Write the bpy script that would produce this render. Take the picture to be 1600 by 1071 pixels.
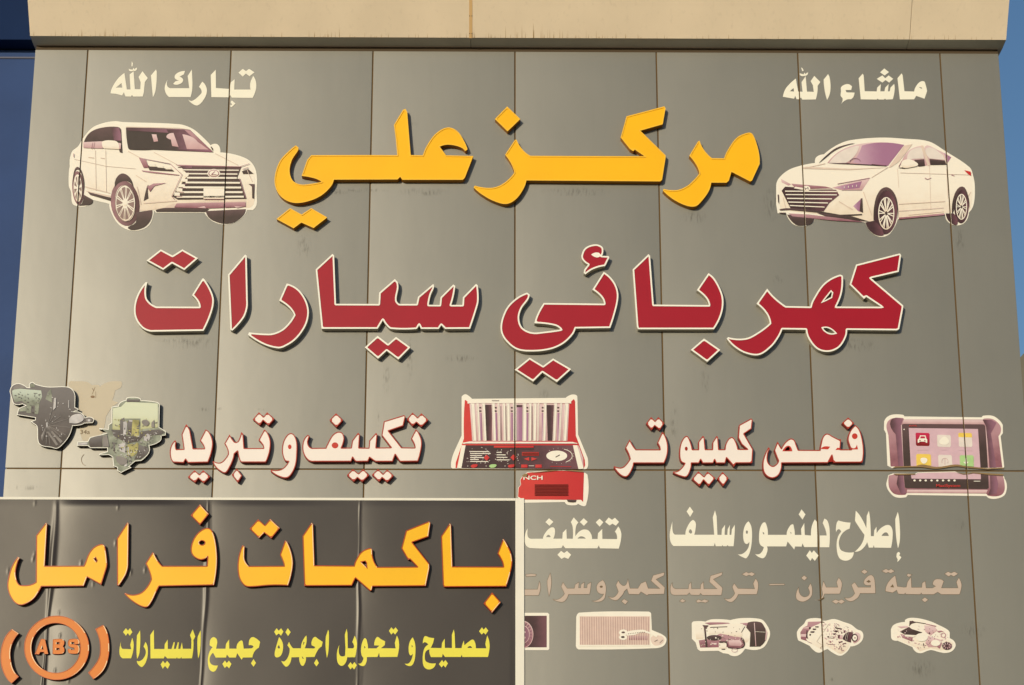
import bpy, bmesh, math, random
from mathutils import Vector, Matrix
from mathutils.geometry import delaunay_2d_cdt
for o in list(bpy.data.objects): bpy.data.objects.remove(o)
S = bpy.context.scene
COL = S.collection
rad = math.radians
random.seed(5)

# ------------------------------------------------------------------ camera, sky, sun, exposure
FPX, PW, PH, DIST = 3455.0, 1600.0, 1071.0, 18.0
PITCH, YAW, ROLL = rad(17.67), 0.008, 0.0006
cam_d = bpy.data.cameras.new('camera'); cam = bpy.data.objects.new('camera', cam_d); COL.objects.link(cam)
cam_d.sensor_fit = 'HORIZONTAL'; cam_d.sensor_width = 36; cam_d.lens = 36*FPX/PW
cam_d.clip_start = 0.1; cam_d.clip_end = 3000
CM = Matrix.Translation((0, -DIST, 1.6)) @ Matrix.Rotation(-YAW, 4, 'Z') @ Matrix.Rotation(rad(90)+PITCH, 4, 'X') @ Matrix.Rotation(ROLL, 4, 'Z')
cam.matrix_world = CM; S.camera = cam
SUNV = Vector((-0.44, -1.0, 0.18)).normalized()
ELEV = math.asin(SUNV.z); ROT = math.atan2(SUNV.x, SUNV.y) % (2*math.pi)
w = bpy.data.worlds.new('World'); S.world = w; w.use_nodes = True
nt = w.node_tree; sky = nt.nodes.new('ShaderNodeTexSky'); sky.sky_type = 'NISHITA'; sky.sun_disc = False
sky.sun_elevation = ELEV; sky.sun_rotation = ROT; sky.air_density = 1.0; sky.dust_density = 1.0; sky.ozone_density = 3.2
nt.links.new(sky.outputs[0], nt.nodes['Background'].inputs[0]); nt.nodes['Background'].inputs[1].default_value = 0.108
sl = bpy.data.lights.new('sun', 'SUN'); sl.energy = 3.2; sl.angle = rad(0.53); sl.color = (1.0, 0.86, 0.62)
so = bpy.data.objects.new('sun', sl); COL.objects.link(so); so.location = (-8, -20, 14)
so.rotation_euler = SUNV.to_track_quat('Z', 'Y').to_euler()
S.view_settings.view_transform = 'Standard'; S.view_settings.look = 'None'
S.view_settings.exposure = 0.0; S.view_settings.gamma = 1.0; S.view_settings.use_curve_mapping = False
S.render.engine = 'CYCLES'

# ------------------------------------------------------------------ helpers
CO = CM.translation.copy(); CR = CM.to_3x3()
def px(u, v, d=0.0):
    """the point of the plane y = -d that the photograph shows at pixel (u, v)"""
    r = CR @ Vector(((u-PW/2)/FPX, (PH/2-v)/FPX, -1))
    t = (-d-CO.y)/r.y
    return CO + r*t
def lin(c):
    c = c/255.0
    return c/12.92 if c <= 0.04045 else ((c+0.055)/1.055)**2.4
LIGHT = (1.17, 1.05, 0.82); SHEEN = 0.018
def alb(r, g, b, k=1.0):
    return tuple(max(0.003, min(0.88, (lin(x)-SHEEN)/l*k)) for x, l in zip((r, g, b), LIGHT))
MATS = {}
def mat(name, rgb, rough=0.5, metallic=0.0, ior=1.45, var=0.05, vscale=3.0, streak=0.0, bump=0.0, bscale=30.0, grad=None, spec=0.28):
    if name in MATS: return MATS[name]
    m = bpy.data.materials.new(name); m.use_nodes = True; n = m.node_tree; L = n.links
    p = n.nodes['Principled BSDF']
    p.inputs['Roughness'].default_value = rough; p.inputs['Metallic'].default_value = metallic; p.inputs['IOR'].default_value = ior
    p.inputs['Specular IOR Level'].default_value = spec
    geo = n.nodes.new('ShaderNodeNewGeometry')
    no = n.nodes.new('ShaderNodeTexNoise'); no.inputs['Scale'].default_value = vscale; no.inputs['Detail'].default_value = 6
    L.new(geo.outputs['Position'], no.inputs['Vector'])
    mr = n.nodes.new('ShaderNodeMapRange'); mr.inputs[1].default_value = 0.3; mr.inputs[2].default_value = 0.7
    mr.inputs[3].default_value = 1-var; mr.inputs[4].default_value = 1+var
    L.new(no.outputs['Fac'], mr.inputs[0])
    mul = n.nodes.new('ShaderNodeVectorMath'); mul.operation = 'SCALE'; mul.inputs[0].default_value = rgb
    L.new(mr.outputs[0], mul.inputs['Scale'])
    out = mul.outputs[0]
    if grad:                                     # the printed ink runs from one tone to another across the patch
        c2, ax, lo, hi = grad
        tc = n.nodes.new('ShaderNodeTexCoord'); sg = n.nodes.new('ShaderNodeSeparateXYZ'); L.new(tc.outputs['Generated'], sg.inputs[0])
        mg = n.nodes.new('ShaderNodeMapRange'); mg.interpolation_type = 'SMOOTHSTEP'; mg.inputs[1].default_value = lo; mg.inputs[2].default_value = hi
        nn = n.nodes.new('ShaderNodeMath'); nn.operation = 'MULTIPLY_ADD'; nn.inputs[1].default_value = 0.35; L.new(no.outputs['Fac'], nn.inputs[0]); L.new(sg.outputs[ax], nn.inputs[2])
        L.new(nn.outputs[0], mg.inputs[0]); mx0 = n.nodes.new('ShaderNodeMix'); mx0.data_type = 'RGBA'
        mx0.inputs['B'].default_value = (*c2, 1); L.new(mg.outputs[0], mx0.inputs['Factor']); L.new(out, mx0.inputs['A']); out = mx0.outputs['Result']
    if streak:
        mp = n.nodes.new('ShaderNodeMapping'); mp.inputs['Scale'].default_value = (28, 28, 0.9)
        L.new(geo.outputs['Position'], mp.inputs[0])
        n2 = n.nodes.new('ShaderNodeTexNoise'); n2.inputs['Scale'].default_value = 1.0; n2.inputs['Detail'].default_value = 5
        L.new(mp.outputs[0], n2.inputs['Vector'])
        m2 = n.nodes.new('ShaderNodeMapRange'); m2.inputs[1].default_value = 0.58; m2.inputs[2].default_value = 0.8
        m2.inputs[3].default_value = 0.0; m2.inputs[4].default_value = streak
        L.new(n2.outputs['Fac'], m2.inputs[0])
        mx = n.nodes.new('ShaderNodeMix'); mx.data_type = 'RGBA'; mx.inputs['B'].default_value = (0.07, 0.055, 0.035, 1)
        L.new(m2.outputs[0], mx.inputs['Factor']); L.new(out, mx.inputs['A']); out = mx.outputs['Result']
    L.new(out, p.inputs['Base Color'])
    mr3 = n.nodes.new('ShaderNodeMapRange'); mr3.inputs[3].default_value = max(0.02, rough-0.025); mr3.inputs[4].default_value = min(1, rough+0.025)
    n3 = n.nodes.new('ShaderNodeTexNoise'); n3.inputs['Scale'].default_value = vscale*2.3; n3.inputs['Detail'].default_value = 4
    L.new(geo.outputs['Position'], n3.inputs['Vector']); L.new(n3.outputs['Fac'], mr3.inputs[0]); L.new(mr3.outputs[0], p.inputs['Roughness'])
    if bump:
        b = n.nodes.new('ShaderNodeBump'); b.inputs['Strength'].default_value = 1.0; b.inputs['Distance'].default_value = bump
        n4 = n.nodes.new('ShaderNodeTexNoise'); n4.inputs['Scale'].default_value = bscale; n4.inputs['Detail'].default_value = 3
        L.new(geo.outputs['Position'], n4.inputs['Vector']); L.new(n4.outputs['Fac'], b.inputs['Height']); L.new(b.outputs[0], p.inputs['Normal'])
    m['photo'] = 1
    MATS[name] = m
    return m

def tag(o, label=None, cat=None, group=None, kind=None):
    if label: o['label'] = label
    if cat: o['category'] = cat
    if group: o['group'] = group
    if kind: o['kind'] = kind
    return o
def empty(name, loc, label, cat, group=None):
    o = bpy.data.objects.new(name, None); COL.objects.link(o); o.location = loc; o.empty_display_size = 0.1
    return tag(o, label, cat, group)
def mesh_obj(name, verts, faces, m, parent=None, smooth=False):
    off = Vector(parent['_w']) if parent is not None and '_w' in parent else (parent.location if parent is not None else Vector((0, 0, 0)))
    me = bpy.data.meshes.new(name)
    me.from_pydata([tuple(Vector(v)-off) for v in verts], [], faces); me.update()
    if isinstance(m, (list, tuple)):
        for k in m: me.materials.append(k)
    else: me.materials.append(m)
    if smooth:
        for f in me.polygons: f.use_smooth = True
    o = bpy.data.objects.new(name, me); COL.objects.link(o)
    if parent is not None: o.parent = parent
    return o
def box_v(x0, x1, y0, y1, z0, z1):
    v = [(x0,y0,z0),(x1,y0,z0),(x1,y1,z0),(x0,y1,z0),(x0,y0,z1),(x1,y0,z1),(x1,y1,z1),(x0,y1,z1)]
    f = [(0,1,5,4),(1,2,6,5),(2,3,7,6),(3,0,4,7),(4,5,6,7),(3,2,1,0)]
    return v, f
def box(name, x0, x1, y0, y1, z0, z1, m, parent=None, bev=0.0):
    v, f = box_v(x0, x1, y0, y1, z0, z1)
    o = mesh_obj(name, v, f, m, parent)
    if bev:
        bm = bmesh.new(); bm.from_mesh(o.data)
        bmesh.ops.bevel(bm, geom=bm.edges[:], offset=bev, segments=2, affect='EDGES', profile=0.6)
        bm.to_mesh(o.data); bm.free()
    return o

# ---- outlines: 'x,y' corner, 'x,y~' smooth, '@K' switches to the enlarged view K the numbers were read from
VIEW = {'A': (400,140,4), 'B': (720,140,4), 'C': (1000,140,4), 'D': (200,370,4), 'E': (480,370,4), 'F': (760,370,4), 'G': (1080,370,4),
 'H': (460,600,6.654), 'I': (240,600,6.654), 'J': (940,630,6.654), 'K': (1160,630,6.654),
 'L': (0,780,6.654), 'M': (160,780,6.654), 'N': (360,780,6.654), 'O': (580,800,6.154), 'P': (0,940,8),
 'Q': (180,960,6.667), 'R': (400,960,6.667), 'S': (600,960,6.667), 'T': (160,80,6.154), 'U': (1200,80,6.154),
 'V': (800,780,6.654), 'W': (1030,780,6.654), 'X': (1240,780,5.714),
 'suv': (100,180,5), 'sed': (1200,200,4.697), 'mac': (700,610,5.6375), 'tab': (1370,630,6.957), 'cut': (0,580,5.919),
 'con': (800,940,6.154), 'sta': (1060,940,6.154), 'alt': (1230,950,11.429), 'gen': (1340,940,6.154), 'px': (0,0,1)}
def pts(s):
    out = []; ox, oy, k = VIEW['px']
    for t in s.replace(';', ' ').split():
        if t[0] == '@': ox, oy, k = VIEW[t[1:]]; continue
        sm = t.endswith('~'); x, y = t.rstrip('~').split(',')
        out.append((ox+float(x)/k, oy+float(y)/k, sm))
    return out
def curve(s, n=6):
    P = pts(s) if isinstance(s, str) else s
    N = len(P); out = []
    for i in range(N):
        a, b = P[i], P[(i+1) % N]
        p0 = Vector(a[:2]); p1 = Vector(b[:2])
        if not (a[2] or b[2]): out.append(p0); continue
        pa = Vector(P[i-1][:2]); pb = Vector(P[(i+2) % N][:2]); ch = p1-p0; ln = ch.length
        if a[2]:
            t0 = (p1-pa); t0 = t0.normalized()*ln if t0.length > 0 else ch
        if b[2]:
            t1 = (pb-p0); t1 = t1.normalized()*ln if t1.length > 0 else ch
        if not a[2]: t0 = (2*ch-t1).normalized()*ln if (2*ch-t1).length > 1e-6 else ch
        if not b[2]: t1 = (2*ch-t0).normalized()*ln if (2*ch-t0).length > 1e-6 else ch
        for k in range(n):
            t = k/n; t2 = t*t; t3 = t2*t
            out.append(p0*(2*t3-3*t2+1)+t0*(t3-2*t2+t)+p1*(-2*t3+3*t2)+t1*(t3-t2))
    res = []
    for p in out:
        if not res or (p-res[-1]).length > 0.12: res.append(p)
    while len(res) > 3 and (res[0]-res[-1]).length < 0.12: res.pop()
    return res
def ellipse(k, cx, cy, rx, ry, rot=0.0, n=28, a0=0, a1=360):
    ox, oy, s = VIEW[k]; o = []; full = abs(a1-a0) >= 360
    for i in range(n if full else n+1):
        a = rad(a0+(a1-a0)*i/n); x, y = rx*math.cos(a), ry*math.sin(a); r = rad(rot)
        o.append(Vector((ox+(cx+x*math.cos(r)-y*math.sin(r))/s, oy+(cy+x*math.sin(r)+y*math.cos(r))/s)))
    return o
def area(P): return 0.5*sum(P[i-1].x*P[i].y-P[i].x*P[i-1].y for i in range(len(P)))
def inside(p, P):
    c = False; j = len(P)-1
    for i in range(len(P)):
        if (P[i].y > p.y) != (P[j].y > p.y) and p.x < (P[j].x-P[i].x)*(p.y-P[i].y)/(P[j].y-P[i].y)+P[i].x: c = not c
        j = i
    return c
def dseg(p, a, b):
    ab = b-a; l = ab.length_squared
    t = 0 if l == 0 else max(0, min(1, (p-a).dot(ab)/l))
    return (p-(a+ab*t)).length
def chaikin(P, r=0.22):
    """takes the knife-sharp point off every corner"""
    out = []; N = len(P)
    for i in range(N):
        a, b, c = P[i-1], P[i], P[(i+1) % N]
        e0, e1 = (a-b), (c-b)
        if e0.length < 1e-5 or e1.length < 1e-5: out.append(b); continue
        if e0.normalized().dot(e1.normalized()) > -0.9 and min(e0.length, e1.length) > 2*r:
            out.append(b+e0.normalized()*r); out.append(b+(e0.normalized()+e1.normalized())*r*0.25); out.append(b+e1.normalized()*r)
        else: out.append(b)
    return out
def inset(P, w, inward=True):
    """parallel outline w pixels inside (or outside) P, points that come too near the outline dropped"""
    sg = 1 if area(P) > 0 else -1
    if not inward: sg = -sg
    Q = []; N = len(P)
    D = []
    for i in range(N):
        D.append(P[i]); L = (P[(i+1) % N]-P[i]).length
        if L > 6:
            for k in range(1, int(L//3)): D.append(P[i]+(P[(i+1) % N]-P[i])*(k/int(L//3)))
    N2 = len(D)
    for i in range(N2):
        a, b, c = D[i-1], D[i], D[(i+1) % N2]
        e0 = (b-a).normalized(); e1 = (c-b).normalized()
        n0 = Vector((-e0.y, e0.x))*sg; n1 = Vector((-e1.y, e1.x))*sg
        nn = n0+n1
        if nn.length < 0.15: continue
        nn.normalize(); k = min(w/max(0.25, nn.dot(n0)), 3*w)
        q = b+nn*k
        dm = min(dseg(q, P[j-1], P[j]) for j in range(N))
        if dm >= 0.9*w and (inside(q, P) == inward): Q.append(q)
    R = []
    for q in Q:
        if not R or (q-R[-1]).length > 0.1: R.append(q)
    return R if len(R) >= 3 else None
def tri(outers, holes=()):
    """triangles (2D) of the outlines minus the holes"""
    vs = []; es = []; fs = []
    for P in outers:
        b = len(vs); vs += [Vector((p.x, p.y)) for p in P]; fs.append(list(range(b, b+len(P)))); es += [(b+i, b+(i+1) % len(P)) for i in range(len(P))]
    for P in holes:
        b = len(vs); vs += [Vector((p.x, p.y)) for p in P]; es += [(b+i, b+(i+1) % len(P)) for i in range(len(P))]
    V, E, T, *_ = delaunay_2d_cdt(vs, es, [], 0, 1e-4)
    out = []
    for t in T:
        c = (V[t[0]]+V[t[1]]+V[t[2]])/3
        if abs((V[t[1]]-V[t[0]]).cross(V[t[2]]-V[t[0]])) < 1e-7: continue
        if any(inside(c, P) for P in outers) and not any(inside(c, P) for P in holes): out.append(t)
    return V, out
def sheet(name, outers, holes, d, m, parent, clip=False):
    """a flat piece at depth d in front of the wall"""
    V, T = tri(outers, holes)
    vv = [px(v.x, v.y, d) for v in V]
    T = [tuple(t) for t in T]
    fs = []
    for t in T:                                   # faces look to the street (-y)
        n = (vv[t[1]]-vv[t[0]]).cross(vv[t[2]]-vv[t[0]])
        fs.append(t if n.y < 0 else t[::-1])
    o = mesh_obj(name, vv, fs, m, parent)
    if clip: cut_joints(o)
    return o
JX = []; JZ = []; JW = 0.0052
def cut_joints(o):
    """vinyl stuck on the panels is slit along the joints between them"""
    off = Vector((0, 0, 0)); q = o.parent
    while q is not None: off += q.location; q = q.parent
    bm = bmesh.new(); bm.from_mesh(o.data)
    for ax, L in ((0, JX), (2, JZ)):
        for c in L:
            lo = min(v.co[ax] for v in bm.verts)+off[ax] if bm.verts else 0
            hi = max(v.co[ax] for v in bm.verts)+off[ax] if bm.verts else 0
            if hi < c-JW or lo > c+JW: continue
            for s in (-1, 1):
                co = Vector((0, 0, 0)); co[ax] = c+s*JW-off[ax]; no = Vector((0, 0, 0)); no[ax] = 1
                bmesh.ops.bisect_plane(bm, geom=bm.verts[:]+bm.edges[:]+bm.faces[:], plane_co=co, plane_no=no)
            dead = [f for f in bm.faces if abs(f.calc_center_median()[ax]+off[ax]-c) < JW*0.98]
            bmesh.ops.delete(bm, geom=dead, context='FACES')
    bm.to_mesh(o.data); bm.free()
def centre(P, d=0.0):
    x = [p.x for p in P]; y = [p.y for p in P]
    return px((min(x)+max(x))/2, (min(y)+max(y))/2, d)
def walls(loops, d0, d1):
    v = []; f = []
    for P, out in loops:
        N = len(P); b = len(v); ccw = area(P) > 0
        if not out: ccw = not ccw
        for p in P: v.append(px(p.x, p.y, d1)); 
        for p in P:
            q = px(p.x, p.y, d1); v.append(Vector((q.x, -d0, q.z)))
        for i in range(N):
            j = (i+1) % N
            f.append((b+i, b+j, b+N+j, b+N+i) if ccw else (b+j, b+i, b+N+i, b+N+j))
    return v, f
def raised(name, label, group, outer, holes=(), d=0.055, rimw=1.9, rec=0.006, mats=None, cat='sign letter', patches=(), back=0.0, soft=0.35, glint=None):
    """a box letter: side walls, front rim and the face set back between the rims"""
    O = chaikin(curve(outer) if isinstance(outer, str) else outer, soft)
    Hs = [curve(h) if isinstance(h, str) else h for h in holes]
    c = centre(O, d); t = empty(name, (c.x, -back, c.z), label, cat, group)
    v, f = walls([(O, True)]+[(h, False) for h in Hs], back, d)
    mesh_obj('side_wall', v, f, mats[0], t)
    I = inset(O, rimw); IH = [inset(h, rimw*0.8, False) for h in Hs]; IH = [h for h in IH if h]
    if I is None: sheet('face', [O], Hs, d, mats[1], t); return t
    vs = [O]+Hs+[I]+IH
    allv = []; es = []
    for P in vs:
        b = len(allv); allv += [Vector((p.x, p.y)) for p in P]; es += [(b+i, b+(i+1) % len(P)) for i in range(len(P))]
    V, E, T, *_ = delaunay_2d_cdt(allv, es, [], 0, 1e-4)
    rim = []; face = []
    for k in T:
        cc = (V[k[0]]+V[k[1]]+V[k[2]])/3
        if abs((V[k[1]]-V[k[0]]).cross(V[k[2]]-V[k[0]])) < 1e-7: continue
        if not inside(cc, O) or any(inside(cc, h) for h in Hs): continue
        (face if inside(cc, I) and not any(inside(cc, h) for h in IH) else rim).append(tuple(k))
    def emit(nm, tris, dd, m, extra=None):
        used = sorted({i for k in tris for i in k}); mp = {a: i for i, a in enumerate(used)}
        vv = [px(V[i].x, V[i].y, d) for i in used]; vv = [Vector((q.x, -dd, q.z)) for q in vv]
        ff = []
        for k in tris:
            k = tuple(mp[i] for i in k); n = (vv[k[1]]-vv[k[0]]).cross(vv[k[2]]-vv[k[0]]); ff.append(k if n.y < 0 else k[::-1])
        if extra:
            b = len(vv); vv += extra[0]; ff += [tuple(i+b for i in q) for q in extra[1]]
        return mesh_obj(nm, vv, ff, m, t)
    iw = walls([(I, False)]+[(h, True) for h in IH], d-rec, d)
    emit('rim', rim, d, mats[1], iw)
    fo = emit('face', face, d-rec, mats[2])
    if glint:  # pale strips on right-facing edges: a highlight painted into the colour
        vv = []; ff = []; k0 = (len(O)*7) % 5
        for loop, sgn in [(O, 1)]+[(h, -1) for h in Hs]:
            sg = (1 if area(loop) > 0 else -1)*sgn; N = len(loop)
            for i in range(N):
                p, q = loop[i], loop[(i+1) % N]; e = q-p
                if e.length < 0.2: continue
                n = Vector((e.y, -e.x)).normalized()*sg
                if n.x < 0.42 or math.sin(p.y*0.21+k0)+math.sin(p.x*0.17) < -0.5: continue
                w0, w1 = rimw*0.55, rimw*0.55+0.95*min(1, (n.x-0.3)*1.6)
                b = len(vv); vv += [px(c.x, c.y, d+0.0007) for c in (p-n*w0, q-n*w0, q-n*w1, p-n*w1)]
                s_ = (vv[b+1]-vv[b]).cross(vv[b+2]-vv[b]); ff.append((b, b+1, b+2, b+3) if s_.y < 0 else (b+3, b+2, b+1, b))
        if vv: o = mesh_obj('painted_glint', vv, ff, glint, t); o['kind'] = 'stuff'
    for P, m in patches:
        P = curve(P) if isinstance(P, str) else P
        sheet('inlay', [P], [], d-rec+0.002, m, t)
    return t
def word(name, label, group, letters, m, d=0.002, clip=True, cat='lettering', halo=None, part='letter'):
    """flat vinyl lettering: one thing per word, one child per letter piece"""
    A = []
    for L in letters:
        o, *h = L if isinstance(L, (tuple, list)) and not isinstance(L, str) else (L,)
        A.append(([curve(o, 5) if isinstance(o, str) else o], [curve(q) if isinstance(q, str) else q for q in h]))
    allp = [p for a, _ in A for p in a[0]]
    c = centre(allp, d); t = empty(name, (c.x, 0, c.z), label, cat, group)
    for a, h in A:
        sheet(part, a, h, d, m, t, clip)
        if halo:
            hp = inset(a[0], halo[1], False)
            if hp: sheet('dark_outline', [hp], [], d-0.001, halo[0], t, clip)  # darker brown outline, slightly larger, behind each letter piece
    return t

# ------------------------------------------------------------------ materials of the place
def panel_mat(name, rgb, rough, warp, w=1.22, var=0.04, spec=0.5, ior=1.5, metallic=0.0):
    """coated sheet metal: faint waviness, rain streaks and dust, each panel bowed a little across its width"""
    m = mat(name, rgb, rough, metallic, ior, var=var, vscale=1.1, spec=spec)
    n = m.node_tree; L = n.links; p = n.nodes['Principled BSDF']
    tc = n.nodes.new('ShaderNodeTexCoord'); sx = n.nodes.new('ShaderNodeSeparateXYZ'); L.new(tc.outputs['Object'], sx.inputs[0])
    sq = n.nodes.new('ShaderNodeMath'); sq.operation = 'POWER'; sq.inputs[1].default_value = 2
    ab = n.nodes.new('ShaderNodeMath'); ab.operation = 'ABSOLUTE'; L.new(sx.outputs[0], ab.inputs[0]); L.new(ab.outputs[0], sq.inputs[0])
    mu = n.nodes.new('ShaderNodeMath'); mu.operation = 'MULTIPLY'; mu.inputs[1].default_value = -warp; L.new(sq.outputs[0], mu.inputs[0])
    no = n.nodes.new('ShaderNodeTexNoise'); no.inputs['Scale'].default_value = 1.0; no.inputs['Detail'].default_value = 3
    geo = n.nodes.new('ShaderNodeNewGeometry'); mp = n.nodes.new('ShaderNodeMapping'); mp.inputs['Scale'].default_value = (2.2, 1, 1.0)
    L.new(geo.outputs['Position'], mp.inputs[0]); L.new(mp.outputs[0], no.inputs['Vector'])
    m3 = n.nodes.new('ShaderNodeMath'); m3.operation = 'MULTIPLY_ADD'; m3.inputs[1].default_value = 0.0028; L.new(no.outputs['Fac'], m3.inputs[0]); L.new(mu.outputs[0], m3.inputs[2])
    b = n.nodes.new('ShaderNodeBump'); b.inputs['Distance'].default_value = 1.0; b.inputs['Strength'].default_value = 1.0
    L.new(m3.outputs[0], b.inputs['Height']); L.new(b.outputs[0], p.inputs['Normal'])
    # rain streaks and grime
    base = p.inputs['Base Color'].links[0].from_socket
    mp2 = n.nodes.new('ShaderNodeMapping'); mp2.inputs['Scale'].default_value = (9, 9, 0.55); L.new(geo.outputs['Position'], mp2.inputs[0])
    n2 = n.nodes.new('ShaderNodeTexNoise'); n2.inputs['Scale'].default_value = 1.6; n2.inputs['Detail'].default_value = 7; n2.inputs['Roughness'].default_value = 0.65
    L.new(mp2.outputs[0], n2.inputs['Vector'])
    m2 = n.nodes.new('ShaderNodeMapRange'); m2.inputs[1].default_value = 0.52; m2.inputs[2].default_value = 0.78; m2.inputs[4].default_value = 0.09
    L.new(n2.outputs['Fac'], m2.inputs[0])
    n5 = n.nodes.new('ShaderNodeTexNoise'); n5.inputs['Scale'].default_value = 2.6; n5.inputs['Detail'].default_value = 8; n5.inputs['Roughness'].default_value = 0.7
    L.new(geo.outputs['Position'], n5.inputs['Vector'])
    m5 = n.nodes.new('ShaderNodeMapRange'); m5.inputs[1].default_value = 0.62; m5.inputs[2].default_value = 0.75; m5.inputs[4].default_value = 0.10
    L.new(n5.outputs['Fac'], m5.inputs[0])
    ad = n.nodes.new('ShaderNodeMath'); ad.operation = 'MAXIMUM'; L.new(m2.outputs[0], ad.inputs[0]); L.new(m5.outputs[0], ad.inputs[1])
    mx = n.nodes.new('ShaderNodeMix'); mx.data_type = 'RGBA'; mx.inputs['B'].default_value = (rgb[0]*0.55, rgb[1]*0.5, rgb[2]*0.45, 1)
    oi = n.nodes.new('ShaderNodeObjectInfo'); rr = n.nodes.new('ShaderNodeMapRange'); rr.inputs[3].default_value = 0.95; rr.inputs[4].default_value = 1.05; L.new(oi.outputs['Random'], rr.inputs[0])
    vs_ = n.nodes.new('ShaderNodeVectorMath'); vs_.operation = 'SCALE'; L.new(base, vs_.inputs[0]); L.new(rr.outputs[0], vs_.inputs['Scale']); base = vs_.outputs[0]
    L.new(ad.outputs[0], mx.inputs['Factor']); L.new(base, mx.inputs['A']); L.new(mx.outputs['Result'], p.inputs['Base Color'])
    return m
M_panel = panel_mat('grey_beige_panel', (0.156, 0.156, 0.138), 0.42, 0.034, spec=0.80, ior=1.6)
M_gap = mat('joint_dark', alb(112, 88, 58), 0.9)
M_seal = mat('edge_return', alb(105, 88, 62), 0.8)
M_trim = mat('dark_trim', (0.075, 0.055, 0.035), 0.8)
M_cornice = mat('cornice_paint', alb(208, 186, 150, 1.46), 0.6, var=0.05, vscale=2.0, streak=0.10, bump=0.0008, bscale=40)
M_soffit = mat('soffit_paint', (0.62, 0.60, 0.50), 0.6, var=0.08)
M_navy = mat('navy_fascia', (0.008, 0.022, 0.075), 0.7, var=0.10, vscale=1.5, spec=0.08)
M_blue = mat('blue_cladding', (0.024, 0.058, 0.180), 0.55, var=0.12, vscale=1.2, spec=0.16)
M_bluetrim = mat('mauve_trim', (0.09, 0.10, 0.16), 0.5)
M_black = mat('black_shade_and_window', (0.006, 0.006, 0.010), 0.9)
M_banner = mat('banner_vinyl', (0.033, 0.027, 0.026), 0.36, var=0.05, vscale=2, spec=0.36, ior=1.5, bump=0.0003, bscale=6)
M_border = mat('banner_border', alb(240, 228, 198), 0.55, var=0.03)
M_sand = mat('sand_ground', (0.36, 0.30, 0.22), 0.95, var=0.2, vscale=0.4, bump=0.02, bscale=3)
M_asph = mat('asphalt', (0.055, 0.053, 0.05), 0.9, var=0.2, vscale=1.5, bump=0.004, bscale=60)
M_pave = mat('paving', (0.33, 0.31, 0.27), 0.85, var=0.12, vscale=2)
M_shut = mat('shutter_metal', (0.30, 0.31, 0.32), 0.45, metallic=0.4)
M_wallr = mat('render_wall', (0.16, 0.15, 0.12), 0.9, var=0.08)
M_white = mat('road_paint', (0.7, 0.7, 0.66), 0.8)

# ------------------------------------------------------------------ the grid of the cladding, measured at the middle of the wall
vj = {}
def wx(lst): return sum(px(u, v).x for u, v in lst)/len(lst)
GX = [wx([(137, 85), (104.7, 580), (94.6, 749)]), wx([(360.7, 90), (348, 400), (331, 770)]), wx([(583, 90), (576.5, 408), (567, 770)]),
      wx([(805, 140), (804.3, 500), (804.5, 640)]), wx([(1026, 140), (1036, 600), (1045.5, 1000)]), wx([(1247, 90), (1268.5, 620), (1287, 1040)]),
      wx([(1470, 90), (1487, 410), (1532, 1060)])]
XL = wx([(55.6, 80), (18.2, 580), (6.8, 761)]); XR = wx([(1562, 83), (1583, 400), (1598.5, 650)])
ZT = 0.5*(px(140, 79).z+px(1360, 83).z); ZJ = 0.5*(px(100, 733.3).z+px(1300, 734.5).z)
print('grid', [round(x, 3) for x in GX], 'steps', [round(GX[i+1]-GX[i], 3) for i in range(6)], XL, XR, ZT, ZJ)
JX[:] = GX; JZ[:] = [ZJ]
ZB = 3.35; TH = 0.022
GAP = 0.0064
wall = empty('facade_wall', (0, 0, ZB), 'grey beige metal clad shop wall carrying the raised Arabic sign letters', 'wall')
box('backing_wall', XL+0.01, XR-0.01, 0.009, 0.25, ZB, ZT+0.35, M_gap, wall)
cols = [XL]+GX+[XR]
rows = [(ZJ, ZT), (ZB, ZJ)]
rnd = random.Random(3)
for zi, (z0, z1) in enumerate(rows):
    for i in range(len(cols)-1):
        x0 = cols[i]+(GAP if i else 0); x1 = cols[i+1]-(GAP if i < len(cols)-2 else 0)
        a, b = z0+(GAP if zi == 0 else 0), z1-(GAP if zi == 1 else 0)
        cx, cz = (x0+x1)/2, (a+b)/2
        v, f = box_v(x0, x1, 0, TH, a, b)
        v = [(p[0], p[1]+(0.0012*rnd.uniform(-1, 1) if p[1] == 0 else 0.0), p[2]) for p in v]
        v = [(p[0], 0.0 if False else p[1], p[2]) for p in v]
        e = bpy.data.meshes.new('panel'); e.from_pydata([(p[0]-cx, max(p[1], 0.0) if p[1] < 0.01 else p[1], p[2]-cz) for p in v], [], f); e.update()
        e.materials.append(M_panel)
        bm = bmesh.new(); bm.from_mesh(e); bmesh.ops.bevel(bm, geom=bm.edges[:], offset=0.0016, segments=2, affect='EDGES'); bm.to_mesh(e); bm.free()
        o = bpy.data.objects.new('panel', e); COL.objects.link(o); o.parent = wall; o.location = (cx, 0, cz-ZB)
box('side_return', XL-0.0, XL+0.012, TH+0.001, 6.0, ZB, ZT+0.3, M_panel, wall)
box('side_return', XR-0.012, XR, TH+0.001, 6.0, ZB, ZT+0.3, M_panel, wall)
box('top_flashing', XL+0.004, XR-0.004, 0.004, 0.30, ZT-0.004, ZT+0.055, M_trim, wall)

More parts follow.
